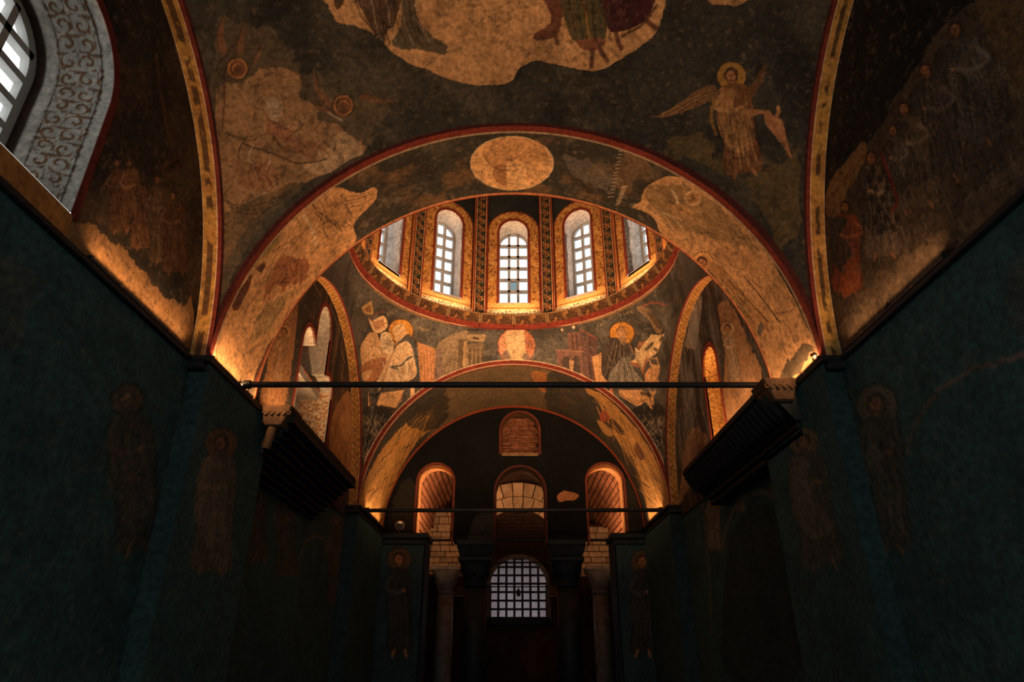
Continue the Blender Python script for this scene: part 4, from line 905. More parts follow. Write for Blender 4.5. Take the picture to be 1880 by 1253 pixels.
    cheek = MB(); cheek.add([(-.125, 2.39, 7.1), (-.125, 2.62, 7.1), (-.125, 2.62, 10), (-.125, 2.39, 10)], [(0, 1, 2, 3)]).add([(.125, 2.39, 7.1), (.125, 2.62, 7.1), (.125, 2.62, 10), (.125, 2.39, 10)], [(0, 1, 2, 3)])
    cme = cheek.mesh('rib_side'); ca = cme.color_attributes.new('paint', 'FLOAT_COLOR', 'POINT'); ca.data.foreach_set('color', list((*lin((190, 132, 72)), 1))*8); cme.materials.append(M['fresco'])
    for k in range(NS):
        al = -2*PI/NS*k
        p = mobj('drum_panel', me, None, dome); p.rotation_euler.z = al
        mobj('opening_border', bme, None, p); mobj('reveal', rme, None, p); mobj('sill', sme, None, p)
        q = mobj('drum_rib', fme, None, dome); q.rotation_euler.z = al-PI/NS; mobj('rib_side', cme, None, q)
    # cap
    ph = lerp(0, PI/2*.995, 30); az = lerp(0, 2*PI, 121); PH, AZ = np.meshgrid(ph, az, indexing='ij'); k = AZ/(2*PI/NS); rr = 2.52-.1*np.abs(np.cos(k*PI))
    C = Surf(np.stack([rr*np.cos(PH)*np.sin(AZ), rr*np.cos(PH)*np.cos(AZ), 9.85+2.4*np.sin(PH)], -1), lin((38, 40, 37))); C.mottle(lin((120, 66, 40)), 4, .58, .7, 3, .7)
    C.build('dome_cap', dome)
    # windows
    names = {0: 'centre one of the five dome windows, straight above the roundel', 1: 'dome window just right of the centre one', 11: 'dome window just left of the centre one',
             2: 'rightmost dome window, half hidden by the arch', 10: 'leftmost dome window, half hidden by the arch'}
    proto = None
    for k in range(NS):
        al = -2*PI/NS*k
        w = empty('window_%d' % (k+2), DC, al)
        window('', lambda a, z, d: (a, AP+.42+d, z), 0, .315, 7.62, 8.97, 3, 6, .05, '', darkp={0: ((1, 1),), 11: ((0, 1),)}.get(k, ()), fw=.05, root=w, panes=k in names, depth=.06)
        struct(w, names.get(k, 'dome window on the near side, out of view'), 'window')
        portal(w, (0, AP+.5, 8.3), (0, -1, 0), .6, 1.5)
        if k not in names: w['group'] = 'dome windows out of view'
    # small painted figure above the centre window
drum()

# ------------------------------------------------------------------ dome bay: lunettes
def lunette_b(sgn):
    T = (R_ if sgn > 0 else L_)(2.6); par = wr if sgn > 0 else wl
    S = plane_surf(T, 5.6, 10.5, 3.55, 6.3, 320, 230, lin((56, 46, 36)))
    if sgn < 0:
        S.mottle(lin((40, 35, 29)), 2, .4, .65, 161, .8, stretch=(1, 2, .6)).mottle(lin((118, 84, 52)), 3, .52, .75, 163, .6, stretch=(1, 3, .5))
        S.fill([(480, 720), (500, 620), (530, 560), (546, 560), (540, 640), (528, 720), (520, 760), (500, 800), (470, 780)], lin((162, 112, 66)), .75, rough=6, seed=5)
        S.fill([(612, 760), (640, 720), (650, 780), (652, 930), (630, 860), (604, 830)], lin((170, 116, 66)), .8, rough=6, seed=6)
        r = random.Random(12)
        for k in range(40):
            x = r.choice((r.uniform(490, 535), r.uniform(612, 648))); y = r.uniform(600, 850)
            S.line([(x, y), (x+r.uniform(-3, 3), y+20), (x+r.uniform(-6, 6), y+r.uniform(35, 60))], [INK, BROWN, GOLD*.8, lin((190, 150, 110))][k % 4], r.uniform(1.2, 2.6), .5)
        figure(S, (522, 610), (508, 700), .6, lin((150, 110, 70)), None, lin((176, 128, 76)), 171, hr=9)
        S.fill([(624, 770), (640, 755), (646, 790), (634, 812)], lin((186, 132, 84)), .6)
        S.line([(575, 520), (590, 545)], lin((136, 126, 110)), 2, .6, False); S.line([(606, 560), (628, 620)], lin((136, 126, 110)), 3, .5, False)
        ops = [(8.02, .30, 3.75, 5.62, .36), (7.50, .26, 3.75, 5.12, .28), (8.48, .26, 3.75, 4.9, .26)]
        keep = ~(in_arch(S.A, S.Z, *ops[0]) | in_arch(S.A, S.Z, *ops[1]) | in_arch(S.A, S.Z, *ops[2]))
        S.wear(.35, 481); S.build('lunette', par, keep)
        full = []                                        # outline of the stepped triple opening
        a1 = lambda c, h, zs, rs, t0, t1, n: [(c-h*math.cos(t), zs+rs*math.sin(t)) for t in np.linspace(t0, t1, n)]
        full = [(7.24, 3.75), (7.24, 5.12)]+a1(7.5, .26, 5.12, .28, 0, 2.6, 14)+[(7.72, 5.62)]+a1(8.02, .30, 5.62, .36, .15, PI, 16)+[(8.32, 5.1)]+a1(8.48, .26, 4.9, .26, 1.7, PI, 12)+[(8.74, 3.75)]
        out = [(7.18, 3.75), (7.18, 5.12)]+a1(7.5, .32, 5.12, .34, 0, 2.2, 14)+[(7.69, 5.60)]+a1(8.02, .36, 5.62, .42, .0, PI, 16)+[(8.38, 5.2)]+a1(8.48, .32, 4.9, .32, 1.7, PI, 12)+[(8.80, 3.75)]
        border(T, full, out, .006, lin((118, 48, 32)), par, 'window_border')
        def pr(S):
            scrolls(S, lin((214, 190, 152)), lin((168, 104, 46)), .125, .95)
            z = S.P[..., 2]; S.col = mixc(S.col, lin((172, 160, 142)), smooth(4.98, 5.0, z)); S.col = mixc(S.col, lin((176, 164, 146)), smooth(.44, .46, S.d)+smooth(.04, .03, S.d))
        reveal(T, full, full, .55, 70, par, pr, sub=7)
        MB().box((-3.16, 7.2, 3.66), (-2.6, 8.8, 3.758)).build('sill', 'old_plaster', par)
        MB().box((-3.12, 7.2, 3.6), (-3.16, 8.8, 6.1)).build('blocked_back', 'old_plaster', par)
        tr = MB().box((-3.08, 7.24, 4.90), (-2.78, 8.74, 5.00)).build('transom', 'old_plaster', par); MB().box((-3.08, 7.24, 5.0), (-2.77, 8.74, 5.02)).build('transom_edge', 'brick', par)
        ml = MB(); ml.box((-2.98, 7.72, 3.7), (-2.78, 7.80, 4.98)); ml.box((-3.0, 7.69, 4.86), (-2.74, 7.83, 4.98)); ml.build('mullion', 'old_plaster', par)
    else:
        S.mottle(lin((116, 110, 100)), 2.2, .42, .68, 181, .8, stretch=(1, 2, .6)).mottle(lin((48, 46, 42)), 3, .5, .7, 183, .8, stretch=(1, 3, .5))
        S.fill([(1325, 720), (1330, 640), (1318, 560), (1345, 560), (1380, 640), (1400, 690), (1380, 730), (1330, 790)], lin((168, 122, 78)), .75, rough=8, seed=7)
        S.fill([(1250, 880), (1262, 800), (1290, 790), (1298, 830), (1262, 900), (1245, 930)], lin((150, 112, 80)), .7, rough=8, seed=8)
        r = random.Random(14)
        for k in range(70):
            x = r.choice((r.uniform(1250, 1292), r.uniform(1325, 1390))); y = r.uniform(540, 830)
            S.line([(x, y), (x+r.uniform(-3, 3), y+20), (x+r.uniform(-6, 6), y+r.uniform(35, 60))], [INK, lin((132, 126, 116)), GREY, lin((186, 150, 112))][k % 4], r.uniform(1.2, 2.4), .5)
        figure(S, (1336, 604), (1350, 700), .7, lin((150, 122, 92)), None, lin((176, 140, 98)), 172, hr=9); figure(S, (1282, 530), (1268, 640), .6, lin((136, 128, 116)), None, lin((150, 138, 120)), 173, hr=7)
        op = (7.98, .30, 3.75, 5.05); S.wear(.35, 491); S.build('lunette', par, ~in_arch(S.A, S.Z, *op))
        pin = outline(7.98, .29, 3.75, 5.05); border(T, pin, outline(7.98, .36, 3.75, 5.05), .006, lin((124, 50, 32)), par, 'window_border')
        def pr(S): scrolls(S, lin((206, 150, 76)), lin((132, 82, 36)), .11, .75)
        reveal(T, pin, pin, .5, 60, par, pr, sub=7)
        MB().box((2.6, 7.66, 3.66), (3.1, 8.3, 3.758)).build('sill', 'old_plaster', par)
        MB().box((3.08, 7.6, 3.6), (3.12, 8.4, 5.5)).build('blocked_back', 'carved', par)
lunette_b(-1); lunette_b(1)
# ------------------------------------------------------------------ cornices
def cornice(name, sg, pts, z0, z1, label, cat='cornice'):
    """stepped moulding; pts = (y0, y1, x_edge)"""
    r = struct(empty(name), label, cat)
    for y0, y1, xe in pts:
        mb = MB(); xb = 2.75
        lo, hi = (min(sg*xe, sg*xb), y0, z1-.05), (max(sg*xe, sg*xb), y1, z1); mb.box(lo, hi)
        lo, hi = (min(sg*(xe+.04), sg*xb), y0, z0+.02), (max(sg*(xe+.04), sg*xb), y1, z1-.05); mb.box(lo, hi)
        bevel(mb.build('moulding', 'dark_marble', r), .01)
    return r
cornice('trim_5', -1, ((-2.9, 4.66, 2.535), (4.66, 6.2, 2.40)), 3.60, 3.735, 'dark cornice along the left wall of the near bay')
cornice('trim_6', 1, ((-2.9, 4.66, 2.535), (4.66, 5.95, 2.40)), 3.60, 3.735, 'dark cornice along the right wall of the near bay')
cornice('trim_7', -1, ((10.2, 13.1, 2.36),), 3.58, 3.72, 'dark cornice under the left foot of the far arch')
cornice('trim_8', 1, ((10.2, 13.1, 2.36),), 3.58, 3.72, 'dark cornice under the right foot of the far arch')

# ------------------------------------------------------------------ projecting marble tomb canopies in the dome bay
def canopy(sg, y0, y1, xo, label):
    r = empty('tomb_canopy', (sg*2.62, (y0+y1)/2, 0)); tag(r, label, 'canopy', 'tomb canopies under the dome bay cornice')
    off = Vector(r.location)
    def put(mb, n, m, par=r, bv=0):
        mb.v = [tuple(Vector(p)-off) for p in mb.v]; o = mb.build(n, m, par)
        return bevel(o, bv) if bv else o
    def bx(xa, xb): return min(sg*xa, sg*xb), max(sg*xa, sg*xb)
    a, b = bx(xo, 2.64); put(MB().box((a, y0, 3.66), (b, y1, 3.73)), 'top_slab', 'dark_marble', bv=.01)
    def pr(x, z): return (sg*x, z)
    if sg < 0:          # left: a fluted sloping underside
        put(MB().hexa([(sg*xo, y0, 3.60), (sg*2.64, y0, 3.60), (sg*2.64, y1, 3.60), (sg*xo, y1, 3.60)], [(sg*xo, y0, 3.66), (sg*2.64, y0, 3.66), (sg*2.64, y1, 3.66), (sg*xo, y1, 3.66)]), 'soffit', 'dark_marble')
        for k in range(8):
            t0, t1 = k/8, (k+1)/8; xa, xb = 2.18+.42*t0, 2.18+.42*t1; za, zb = 3.60-.42*t0, 3.60-.42*t1; xm, zm = (xa+xb)/2-.035, (za+zb)/2-.03
            mb = MB(); A = [(sg*xa, za), (sg*xm, zm), (sg*xb, zb), (sg*(xb+.05), zb+.04), (sg*(xa+.05), za+.04)]
            n = len(A); vs = [(x, y0+.1, z) for x, z in A]+[(x, y1-.08, z) for x, z in A]
            mb.add(vs, [(i, (i+1) % n, n+(i+1) % n, n+i) for i in range(n)]+[tuple(range(n)), tuple(range(n, 2*n))[::-1]])
            put(mb, 'flute', 'dark_marble')
    else:               # right: cyma with a row of carved leaves
        put(MB().hexa([(sg*2.36, y0, 3.40), (sg*2.64, y0, 3.40), (sg*2.64, y1, 3.40), (sg*2.36, y1, 3.40)], [(sg*(xo+.04), y0, 3.66), (sg*2.64, y0, 3.66), (sg*2.64, y1, 3.66), (sg*(xo+.04), y1, 3.66)]), 'cyma', 'dark_marble')
        nl = 26; d = (y1-y0)/nl
        lm = MB(); lm.add([(0, -d*.42, 0), (0, d*.42, 0), (.11, d*.3, -.2), (.135, 0, -.24), (.11, -d*.3, -.2), (-.03, 0, -.03), (.075, 0, -.2)],
                          [(0, 1, 5), (1, 2, 6, 5), (2, 3, 6), (3, 4, 6), (4, 0, 5, 6)])
        lme = lm.mesh('acanthus_leaf'); lme.materials.append(M['dark_marble'])
        for k in range(nl):
            o = mobj('acanthus_leaf', lme, None, r); o.location = Vector((sg*(xo+.03), y0+d*(k+.5), 3.655))-off
        for z, x in ((3.37, 2.38), (3.31, 2.42)):
            a, b = bx(x, 2.64); put(MB().box((a, y0+.05, z-.025), (b, y1-.05, z+.02)), 'fillet', 'dark_marble')
    # near end: carved capital block on a stub shaft
    ye = y0
    cap = MB().hexa([(sg*2.2, ye-.04, 3.56), (sg*2.37, ye-.04, 3.56), (sg*2.37, ye+.2, 3.56), (sg*2.2, ye+.2, 3.56)], [(sg*2.09, ye-.12, 3.738), (sg*2.385, ye-.12, 3.738), (sg*2.385, ye+.2, 3.738), (sg*2.09, ye+.2, 3.738)])
    cmat = 'carved_end'; co = put(cap, 'carved_capital', cmat, bv=.012)
    for i in range(5):
        m = MB(); x = 2.13+.055*i
        for t in range(8):
            q0, q1 = t*.8, (t+1)*.8; f = lambda q: (sg*(x+.028*math.cos(q)*(1-q/9)), ye-.095, 3.665+.028*math.sin(q)*(1-q/9)); m.tube(f(q0), f(q1), .007, n=6)
        m.v = [tuple(Vector(p)-off) for p in m.v]; m.build('scroll', cmat, co)
    if sg < 0: put(MB().tube((sg*2.30, ye+.02, 3.56), (sg*2.34, ye+.04, 3.36), .045, .04, 14), 'stub_shaft', cmat)
    return r
canopy(-1, 5.92, 8.62, 2.10, 'projecting fluted dark marble canopy on the left wall')
canopy(1, 5.25, 8.2, 2.13, 'projecting dark marble canopy with carved leaves on the right wall')

# ------------------------------------------------------------------ far wall with its openings
wf = struct(empty('wall_far'), 'black end wall under the far arch with arched openings', 'wall')
T = FAR(12.6)
S = plane_surf(T, -2.75, 2.75, 3.56, 6.4, 380, 230, lin((15, 17, 16))); S.mottle(lin((21, 22, 20)), 2, .45, .7, 191, .7)
S.fill([(1022, 912), (1032, 902), (1048, 904), (1062, 908), (1056, 916), (1040, 920), (1026, 922)], lin((178, 118, 74)), 1, rough=4)
S.fill([(862, 990), (876, 950), (902, 940), (904, 990)], lin((60, 58, 52)), .7, rough=6); S.fill([(1148, 880), (1176, 880), (1190, 970), (1148, 966)], lin((52, 46, 36)), .6, rough=10); S.fill([(714, 972), (720, 930), (736, 890), (758, 880), (758, 972)], lin((48, 42, 32)), .7, rough=6)
OPS = [(-1.51, .325, 3.5, 4.66, .325), (.13, .455, 3.5, 4.48, .455), (1.775, .335, 3.5, 4.66, .335), (.13, .36, 5.22, 5.70, .36)]
keep = np.ones(S.A.shape, bool)
for o in OPS: keep &= ~in_arch(S.A, S.Z, *o)
S.build('end_wall', wf, keep)
cols = [lin((124, 62, 42)), lin((92, 50, 38)), lin((124, 62, 42)), lin((110, 56, 40))]
def pr_plain(c):
    def f(S): S.col[:] = c; S.mottle(c*.6, 4, .45, .7, 7, .6)
    return f
for i, (c, h, z0, zs, rs) in enumerate(OPS):
    h, rs = h+.025, rs+.025; pin = outline(c, h-.01, z0, zs, rise=rs-.01); pout = outline(c, h+.03, z0-(.03 if i == 3 else 0), zs, rise=rs+.03)
    border(T, pin, pout, .008, cols[i], wf, 'opening_border')
    reveal(T, pin, pin, .5 if i < 3 else .32, 10, wf, pr_plain([lin((206, 146, 92)), lin((92, 68, 48)), lin((206, 146, 92)), lin((110, 78, 54))][i]), sub=2)
MB().box((-.23, 12.58, 5.17), (.49, 12.95, 5.22)).build('niche_sill', 'carved', wf)
SB = plane_surf(FAR(13.1), -2.75, 2.75, 3.56, 6.4, 160, 90, lin((60, 50, 40)))
keep = np.ones(SB.A.shape, bool)
for o in OPS[:3]: keep &= ~in_arch(SB.A, SB.Z, o[0], o[1]+.02, *o[2:])
SB.build('rear_face', wf, keep)
# thin bricks blocking the small niche
bk = random.Random(77); z = 5.23; bms = []
for L in (.10, .14, .18, .22):
    bms.append(MB().box((0, 0, 0), (L, .06, .022)).mesh('brick')); bms[-1].materials.append(M['thin_brick'])
MB().box((-.24, 12.90, 5.2), (.5, 12.94, 6.1)).build('mortar_bed', 'mortar', wf)
while z < 6.04:
    hw = .35 if z < 5.70 else .35*math.sqrt(max(0, 1-((z-5.70)/.35)**2)); x = .13-hw-.04-bk.uniform(0, .05)
    while x < .13+hw-.02:
        i = bk.randrange(4); L = (.10, .14, .18, .22)[i]
        o = mobj('brick', bms[i], None, wf); o.location = (x, 12.862+bk.uniform(-.012, .012), z); o.rotation_euler.y = bk.uniform(-.02, .02); x += L+.012
    z += .034
# side stubs of the end wall below the cornice, with painted saints
for x0, x1, hd in ((-2.7, -1.63, (733, 1028)), (1.86, 2.7, (1180, 1032))):
    S = plane_surf(FAR(12.5), x0, x1, 0, 3.6, 70, 160, lin((56, 74, 73))); S.mottle(lin((46, 62, 61)), 2, .4, .7, 3, .6)
    figure(S, hd, (hd[0], 1200), .8, lin((60, 56, 50)), lin((70, 64, 55)), lin((96, 76, 52)), 201, hr=15)
    S.build('jamb_face', wf); xe = x1 if x0 < 0 else x0
    MB().box((min(xe, xe-.02), 12.5, 0), (max(xe, xe+.02), 13.15, 3.6)).build('jamb_side', 'black_marble', wf)
    a, b = (x0, x1+.06) if x0 < 0 else (x0-.06, x1)
    bevel(MB().box((a, 12.38, 3.56), (b, 13.2, 3.66)).box((a+(.05 if x0 > 0 else 0), 12.44, 3.46), (b-(.05 if x0 < 0 else 0), 13.2, 3.56)).build('cornice', 'black_marble', wf), .015)

# ------------------------------------------------------------------ columns
def column(loc, r, h, cap_h, cap_w, mat, label, imp=.0, leaf='grey_marble'):
    c = empty('column', loc); tag(c, label, 'column', 'columns of the end wall')
    MB().lathe([(r*1.5, 0), (r*1.5, .08), (r*1.35, .1), (r*1.45, .16), (r*1.2, .22), (r*1.25, .26), (r*1.05, .3)]).build('base', mat, c, True)
    MB().lathe([(r*1.02, .3), (r, h*.5), (r*.92, h-cap_h-.05)]).build('shaft', mat, c, True)
    MB().lathe([(r*.94, h-cap_h-.06), (r*1.1, h-cap_h-.04), (r*1.1, h-cap_h-.01), (r*.94, h-cap_h)]).build('necking', mat, c, True)
    k = MB(); n = 8; z0, z1 = h-cap_h, h-.1-imp
    pr = [(r*.95, 0), (r*1.05, .25), (r*1.3, .6), (cap_w*.9, .9), (cap_w*.95, 1)]
    ring = []
    N = 32
    for (q, t) in pr:
        for i in range(N):
            a = 2*PI*i/N; sq = 1/max(abs(math.cos(a)), abs(math.sin(a))); f = t**1.5
            R = q*(1-f)+q*min(sq, 1.3)*f; ring.append((R*math.cos(a), R*math.sin(a), z0+(z1-z0)*t))
    k.add(ring, [(i*N+j, i*N+(j+1) % N, (i+1)*N+(j+1) % N, (i+1)*N+j) for i in range(len(pr)-1) for j in range(N)])
    cp = k.build('capital', mat, c, True)
    for i in range(12):
        a = 2*PI*i/12; m = MB(); e = lambda rr, zz, da: (rr*math.cos(a+da), rr*math.sin(a+da), zz)
        H = z1-z0; m.add([e(r*1.0, z0+.02, -.2), e(r*1.0, z0+.02, .2), e(r*1.25, z0+H*.45, .16), e(r*1.45, z0+H*.55, 0), e(r*1.25, z0+H*.45, -.16), e(r*1.12, z0+H*.25, 0)], [(0, 1, 5), (1, 2, 5), (2, 3, 5), (3, 4, 5), (4, 0, 5)]); m.build('leaf', mat, cp)
    bevel(MB().box((-cap_w, -cap_w, z1), (cap_w, cap_w, z1+.09)).build('abacus', mat, c), .015)
    if imp:
        w = cap_w*1.12; bevel(MB().hexa([(-cap_w*.9, -cap_w*.9, h-imp-.01), (cap_w*.9, -cap_w*.9, h-imp-.01), (cap_w*.9, cap_w*.9, h-imp-.01), (-cap_w*.9, cap_w*.9, h-imp-.01)], [(-w, -w, h-.1), (w, -w, h-.1), (w, w, h-.1), (-w, w, h-.1)]).box((-w, -w, h-.1), (w, w, h)).build('impost', mat, c), .015)
    return c
column((-.71, 12.85, 0), .21, 3.56, .75, .31, 'black_marble', 'dark column under the end wall, left of the grilled window', imp=.28)
column((.99, 12.85, 0), .21, 3.56, .75, .31, 'black_marble', 'dark column under the end wall, right of the grilled window', imp=.28)
column((-1.5, 15.45, 0), .19, 3.42, .52, .33, 'grey_marble', 'grey column with carved capital in the left side opening')
column((1.93, 15.45, 0), .19, 3.42, .52, .33, 'grey_marble', 'grey column with carved capital in the right side opening')

# ------------------------------------------------------------------ narthex beyond
nx = struct(empty('ceiling'), 'brick barrel vault of the room beyond the end wall', 'ceiling')
R2, CX, ZN = 2.05, .13, 4.40
th = lerp(0, PI, 60); D, T_ = np.meshgrid(lerp(13.05, 17.5, 6), th, indexing='ij')
for sx in (-1, 1): MB().add([(CX+sx*(R2+.03), 13.05, 0), (CX+sx*(R2+.03), 15.62, 0), (CX+sx*(R2+.03), 15.62, ZN), (CX+sx*(R2+.03), 13.05, ZN)], [(0, 1, 2, 3)]).build('mortar_bed', 'mortar', nx)
mv = Surf(np.stack([CX-(R2+.03)*np.cos(T_), D, ZN+(R2+.03)*np.sin(T_)], -1), lin((46, 32, 24))).build('mortar_bed', nx)
bme = []
for L in (.40, .32):
    m = MB().hexa([(-.058, 0, 0), (.058, 0, 0), (.058, L, 0), (-.058, L, 0)], [(-.046, .01, .06), (.046, .01, .06), (.046, L-.01, .06), (-.046, L-.01, .06)]).mesh('brick'); m.materials.append(M['brick']); bme.append(m)
for k in range(-7, 50):
    t = .03+k*.0735
    if t > PI+.6: break
    if .95 < t < PI-.95: continue
    if t < 0: t, zo = 0, t*R2
    elif t > PI: t, zo = PI, (PI-t)*R2
    else: zo = 0
    y = 13.12+(.15 if k % 2 else 0)
    while y < (15.32 if zo else 17.2):
        i = rnd.randrange(2); o = mobj('brick', bme[i], None, nx); o.location = (CX-R2*math.cos(t), y, ZN+R2*math.sin(t)+zo); o.rotation_euler = (0, t-PI/2, 0); y += (.40, .32)[i]+.03
# voussoirs on the visible front of the barrel's far edge and the fan on the wall behind
wn = struct(empty('wall_narthex'), 'brick and stone back wall of the room beyond', 'wall')
S = plane_surf(FAR(17.5), -3.4, 3.6, 0, 7.2, 160, 160, lin((70, 48, 36))); S.mottle(lin((48, 36, 28)), 2, .4, .7, 3, .8)
S.build('back_wall', wn, ~in_arch(S.A, S.Z, .13, .72, 2.45, 3.22, .66))
for x0, x1, y0, y1 in ((-2.5, -2.5, 13.1, 17.5), (2.75, 2.75, 13.1, 17.5)):
    MB().add([(x0, y0, 0), (x1, y1, 0), (x1, y1, 7.2), (x0, y0, 7.2)], [(0, 1, 2, 3)]).build('side_wall', 'mortar', wn)
MB().add([(-2.6, 13.0, 6.7), (2.8, 13.0, 6.7), (2.8, 17.6, 6.7), (-2.6, 17.6, 6.7)], [(0, 1, 2, 3)]).build('upper_vault', 'mortar', wn)
for ring_, (ri, ro, n) in enumerate(((1.05, 1.38, 11), (1.40, 1.75, 13))):
    for k in range(n):
        a0, a1 = PI*.12+PI*.76*k/n+.008, PI*.12+PI*.76*(k+1)/n-.008; cx, cz = .13, 4.05
        f = lambda r, a, y: (cx-r*math.cos(a), y, cz+r*math.sin(a))
        yy = 17.40+rnd.uniform(-.015, .015)
        MB().hexa([f(ri, a0, yy), f(ri, a1, yy), f(ro, a1, yy), f(ro, a0, yy)], [f(ri, a0, 17.52), f(ri, a1, 17.52), f(ro, a1, 17.52), f(ro, a0, 17.52)]).build('voussoir', 'ashlar', wn)
for k in range(12):                                     # courses below the relieving arch
    z = 3.98+k*.094; hw = math.sqrt(max(.01, 1.03**2-max(0, z+.09-4.05)**2)); x = .13-hw+.03*(k % 2)
    while x < .13+hw-.1:
        L = rnd.choice((.24, .30, .34)); L = min(L, .13+hw-x)
        MB().box((x, 17.44+rnd.uniform(-.01, .01), z), (x+L-.015, 17.52, z+.08)).build('brick', 'mortar', wn); x += L
for xa, xb, top in ((-2.3, -.95, 4.75), (1.35, 2.6, 4.5)):      # ashlar piers behind the grey columns
    MB().box((xa, 16.28, 0), (xb, 17.5, top)).build('pier_core', 'mortar', wn)
    z = 3.30; k = 0
    while z < top-.05:
        h = rnd.choice((.15, .18, .13)); x = xa+(.1 if k % 2 else -.02)
        while x < xb-.05:
            L = rnd.choice((.22, .30, .36)); e = min(x+L, xb); bevel(MB().box((max(x, xa)+.006, 16.22+rnd.uniform(-.015, .015), z), (e-.006, 16.32, z+h-.014)).build('stone_block', 'ashlar', wn), .01); x += L
        z += h; k += 1
# grilled window
gw = empty('window_12'); struct(gw, 'arched window with dark iron grille at the far end', 'window')
TG = FAR(17.44)
def ring_arch(par, T, c, h0, h1, z0, zs, r0, r1, d, n, mat, name):
    for k in range(n):
        a0, a1 = PI*k/n+.01, PI*(k+1)/n-.01; f = lambda h, r, a, q: T(c-h*math.cos(a), zs+r*math.sin(a), q)
        MB().hexa([f(h0, r0, a0, 0), f(h0, r0, a1, 0), f(h1, r1, a1, 0), f(h1, r1, a0, 0)], [f(h0, r0, a0, d), f(h0, r0, a1, d), f(h1, r1, a1, d), f(h1, r1, a0, d)]).build(name, mat, par)
ring_arch(gw, FAR(17.36), .13, .70, .80, 0, 3.22, .64, .74, .3, 13, 'grey_marble', 'arch_stone')
for sx in (-1, 1): MB().box((.13+sx*.75-.05, 17.36, 2.3), (.13+sx*.75+.05, 17.66, 3.22)).build('jamb_stone', 'grey_marble', gw)
MB().box((-.65, 17.36, 2.3), (.91, 17.66, 2.46)).build('sill', 'dark_marble', gw)
gr = empty('grille', (0, 0, 0), 0, gw)
for k in range(8):
    x = .13-.70+.2*k; top = 3.22+.64*math.sqrt(max(0, 1-((x-.13)/.70)**2)); MB().box((x-.028, 17.42, 2.42), (x+.028, 17.47, max(top, 3.2))).build('grille_bar', 'iron', gr)
for k in range(8):
    z = 2.46+.198*k; hw = .70 if z < 3.22 else .70*math.sqrt(max(0, 1-((z-3.22)/.64)**2))
    if hw > .05: MB().box((.13-hw, 17.40, z-.024), (.13+hw, 17.45, z+.024)).build('grille_bar', 'iron', gr)
for i in range(7):
    for j in range(7):
        x0, x1 = .13-.70+.2*i, .13-.5+.2*i; z0, z1 = 2.46+.198*j, 2.46+.198*(j+1)
        xm = max(abs(x0-.13), abs(x1-.13))-.1; 
        if z0 > 3.22+.64*math.sqrt(max(0, 1-(xm/.70)**2)): continue
        MB().add([(x0, 17.5, z0), (x1, 17.5, z0), (x1, 17.5, z1), (x0, 17.5, z1)], [(0, 1, 2, 3)]).build('pane', 'glass', gw)
# house seen outside
hs = empty('house', (0, 27, 0)); tag(hs, 'pinkish house front seen through the grilled window', 'building')
M['pink'] = stone('pink_render', (92, 78, 80), (104, 90, 92), 2, .9, .05); M['pane_grey'] = stone('outside_glass', (84, 96, 102), (110, 124, 130), 2, .3, 0)
MB().box((-14, 0, -4), (14, .4, 5.1)).build('wall', 'pink', hs); MB().box((-14.2, -.5, 5.1), (14.2, .6, 5.3)).build('eaves', 'frame', hs)
for x in (-4.4, -2.2, .9, 3.1):
    f = MB().box((x-.5, -.06, 1.2), (x+.5, .02, 2.9)).build('window', 'frame', hs)
    for sx in (-.24, .24): MB().box((x+sx-.2, -.08, 1.28), (x+sx+.2, -.05, 2.82)).build('pane', 'pane_grey', f)
gs = MB().box((-30, 19, -1), (30, 45, -.8)).build('ground', 'grey_marble'); struct(gs, 'pale ground outside the far window', 'ground')

# ------------------------------------------------------------------ tie rods
def tie(a, b, r, label, rings=0, mat='iron'):
    mid = (Vector(a)+Vector(b))/2; o = empty('tie_rod', mid); tag(o, label, 'tie rod', 'iron tie rods across the arches')
    mb = MB().tube(Vector(a)-mid, Vector(b)-mid, r, n=14); mb.build('bar', mat, o, False)
    d = Vector(b)-Vector(a)
    for s in (0.012, .988):
        p = Vector(a)+d*s-mid; e = d.normalized()*.03; MB().tube(p-e, p+e, r*1.5, n=14).build('end_collar', 'iron', o)
    for k in range(rings):
        p = Vector(a)+d*((k+1)/(rings+1))-mid; e = d.normalized()*.008; MB().tube(p-e, p+e, r*1.12, n=14).build('band', 'iron', o)
    return o
tie((-2.44, 5.40, 3.78), (2.44, 5.40, 3.775), .027, 'long iron tie rod across the near arch')
tie((-2.44, 10.75, 3.74), (2.44, 10.75, 3.745), .032, 'banded iron tie rod across the far arch', 17)
tie((-1.6, 12.85, 3.60), (1.82, 12.85, 3.60), .024, 'thin dark tie bar across the openings of the end wall')
tie((-.62, 17.2, 3.73), (.88, 17.2, 3.73), .02, 'thin iron bar across the head of the grilled window')
tie((-.66, 17.2, 3.16), (.92, 17.2, 3.16), .014, 'thin iron bar across the middle of the grilled window')
hb = empty('hanging_lantern', (.13, 17.2, 2.963)); tag(hb, 'small dark lantern hanging before the middle of the grilled window', 'lantern')
bevel(MB().box((-.05, -.05, -.02), (.05, .05, .10)).build('body', 'iron', hb), .008); MB().tube((0, 0, .1), (0, 0, .18), .012).build('hook', 'iron', hb); MB().lathe([(.06, .10), (.02, .14), (.012, .15)]).build('cap', 'iron', hb)
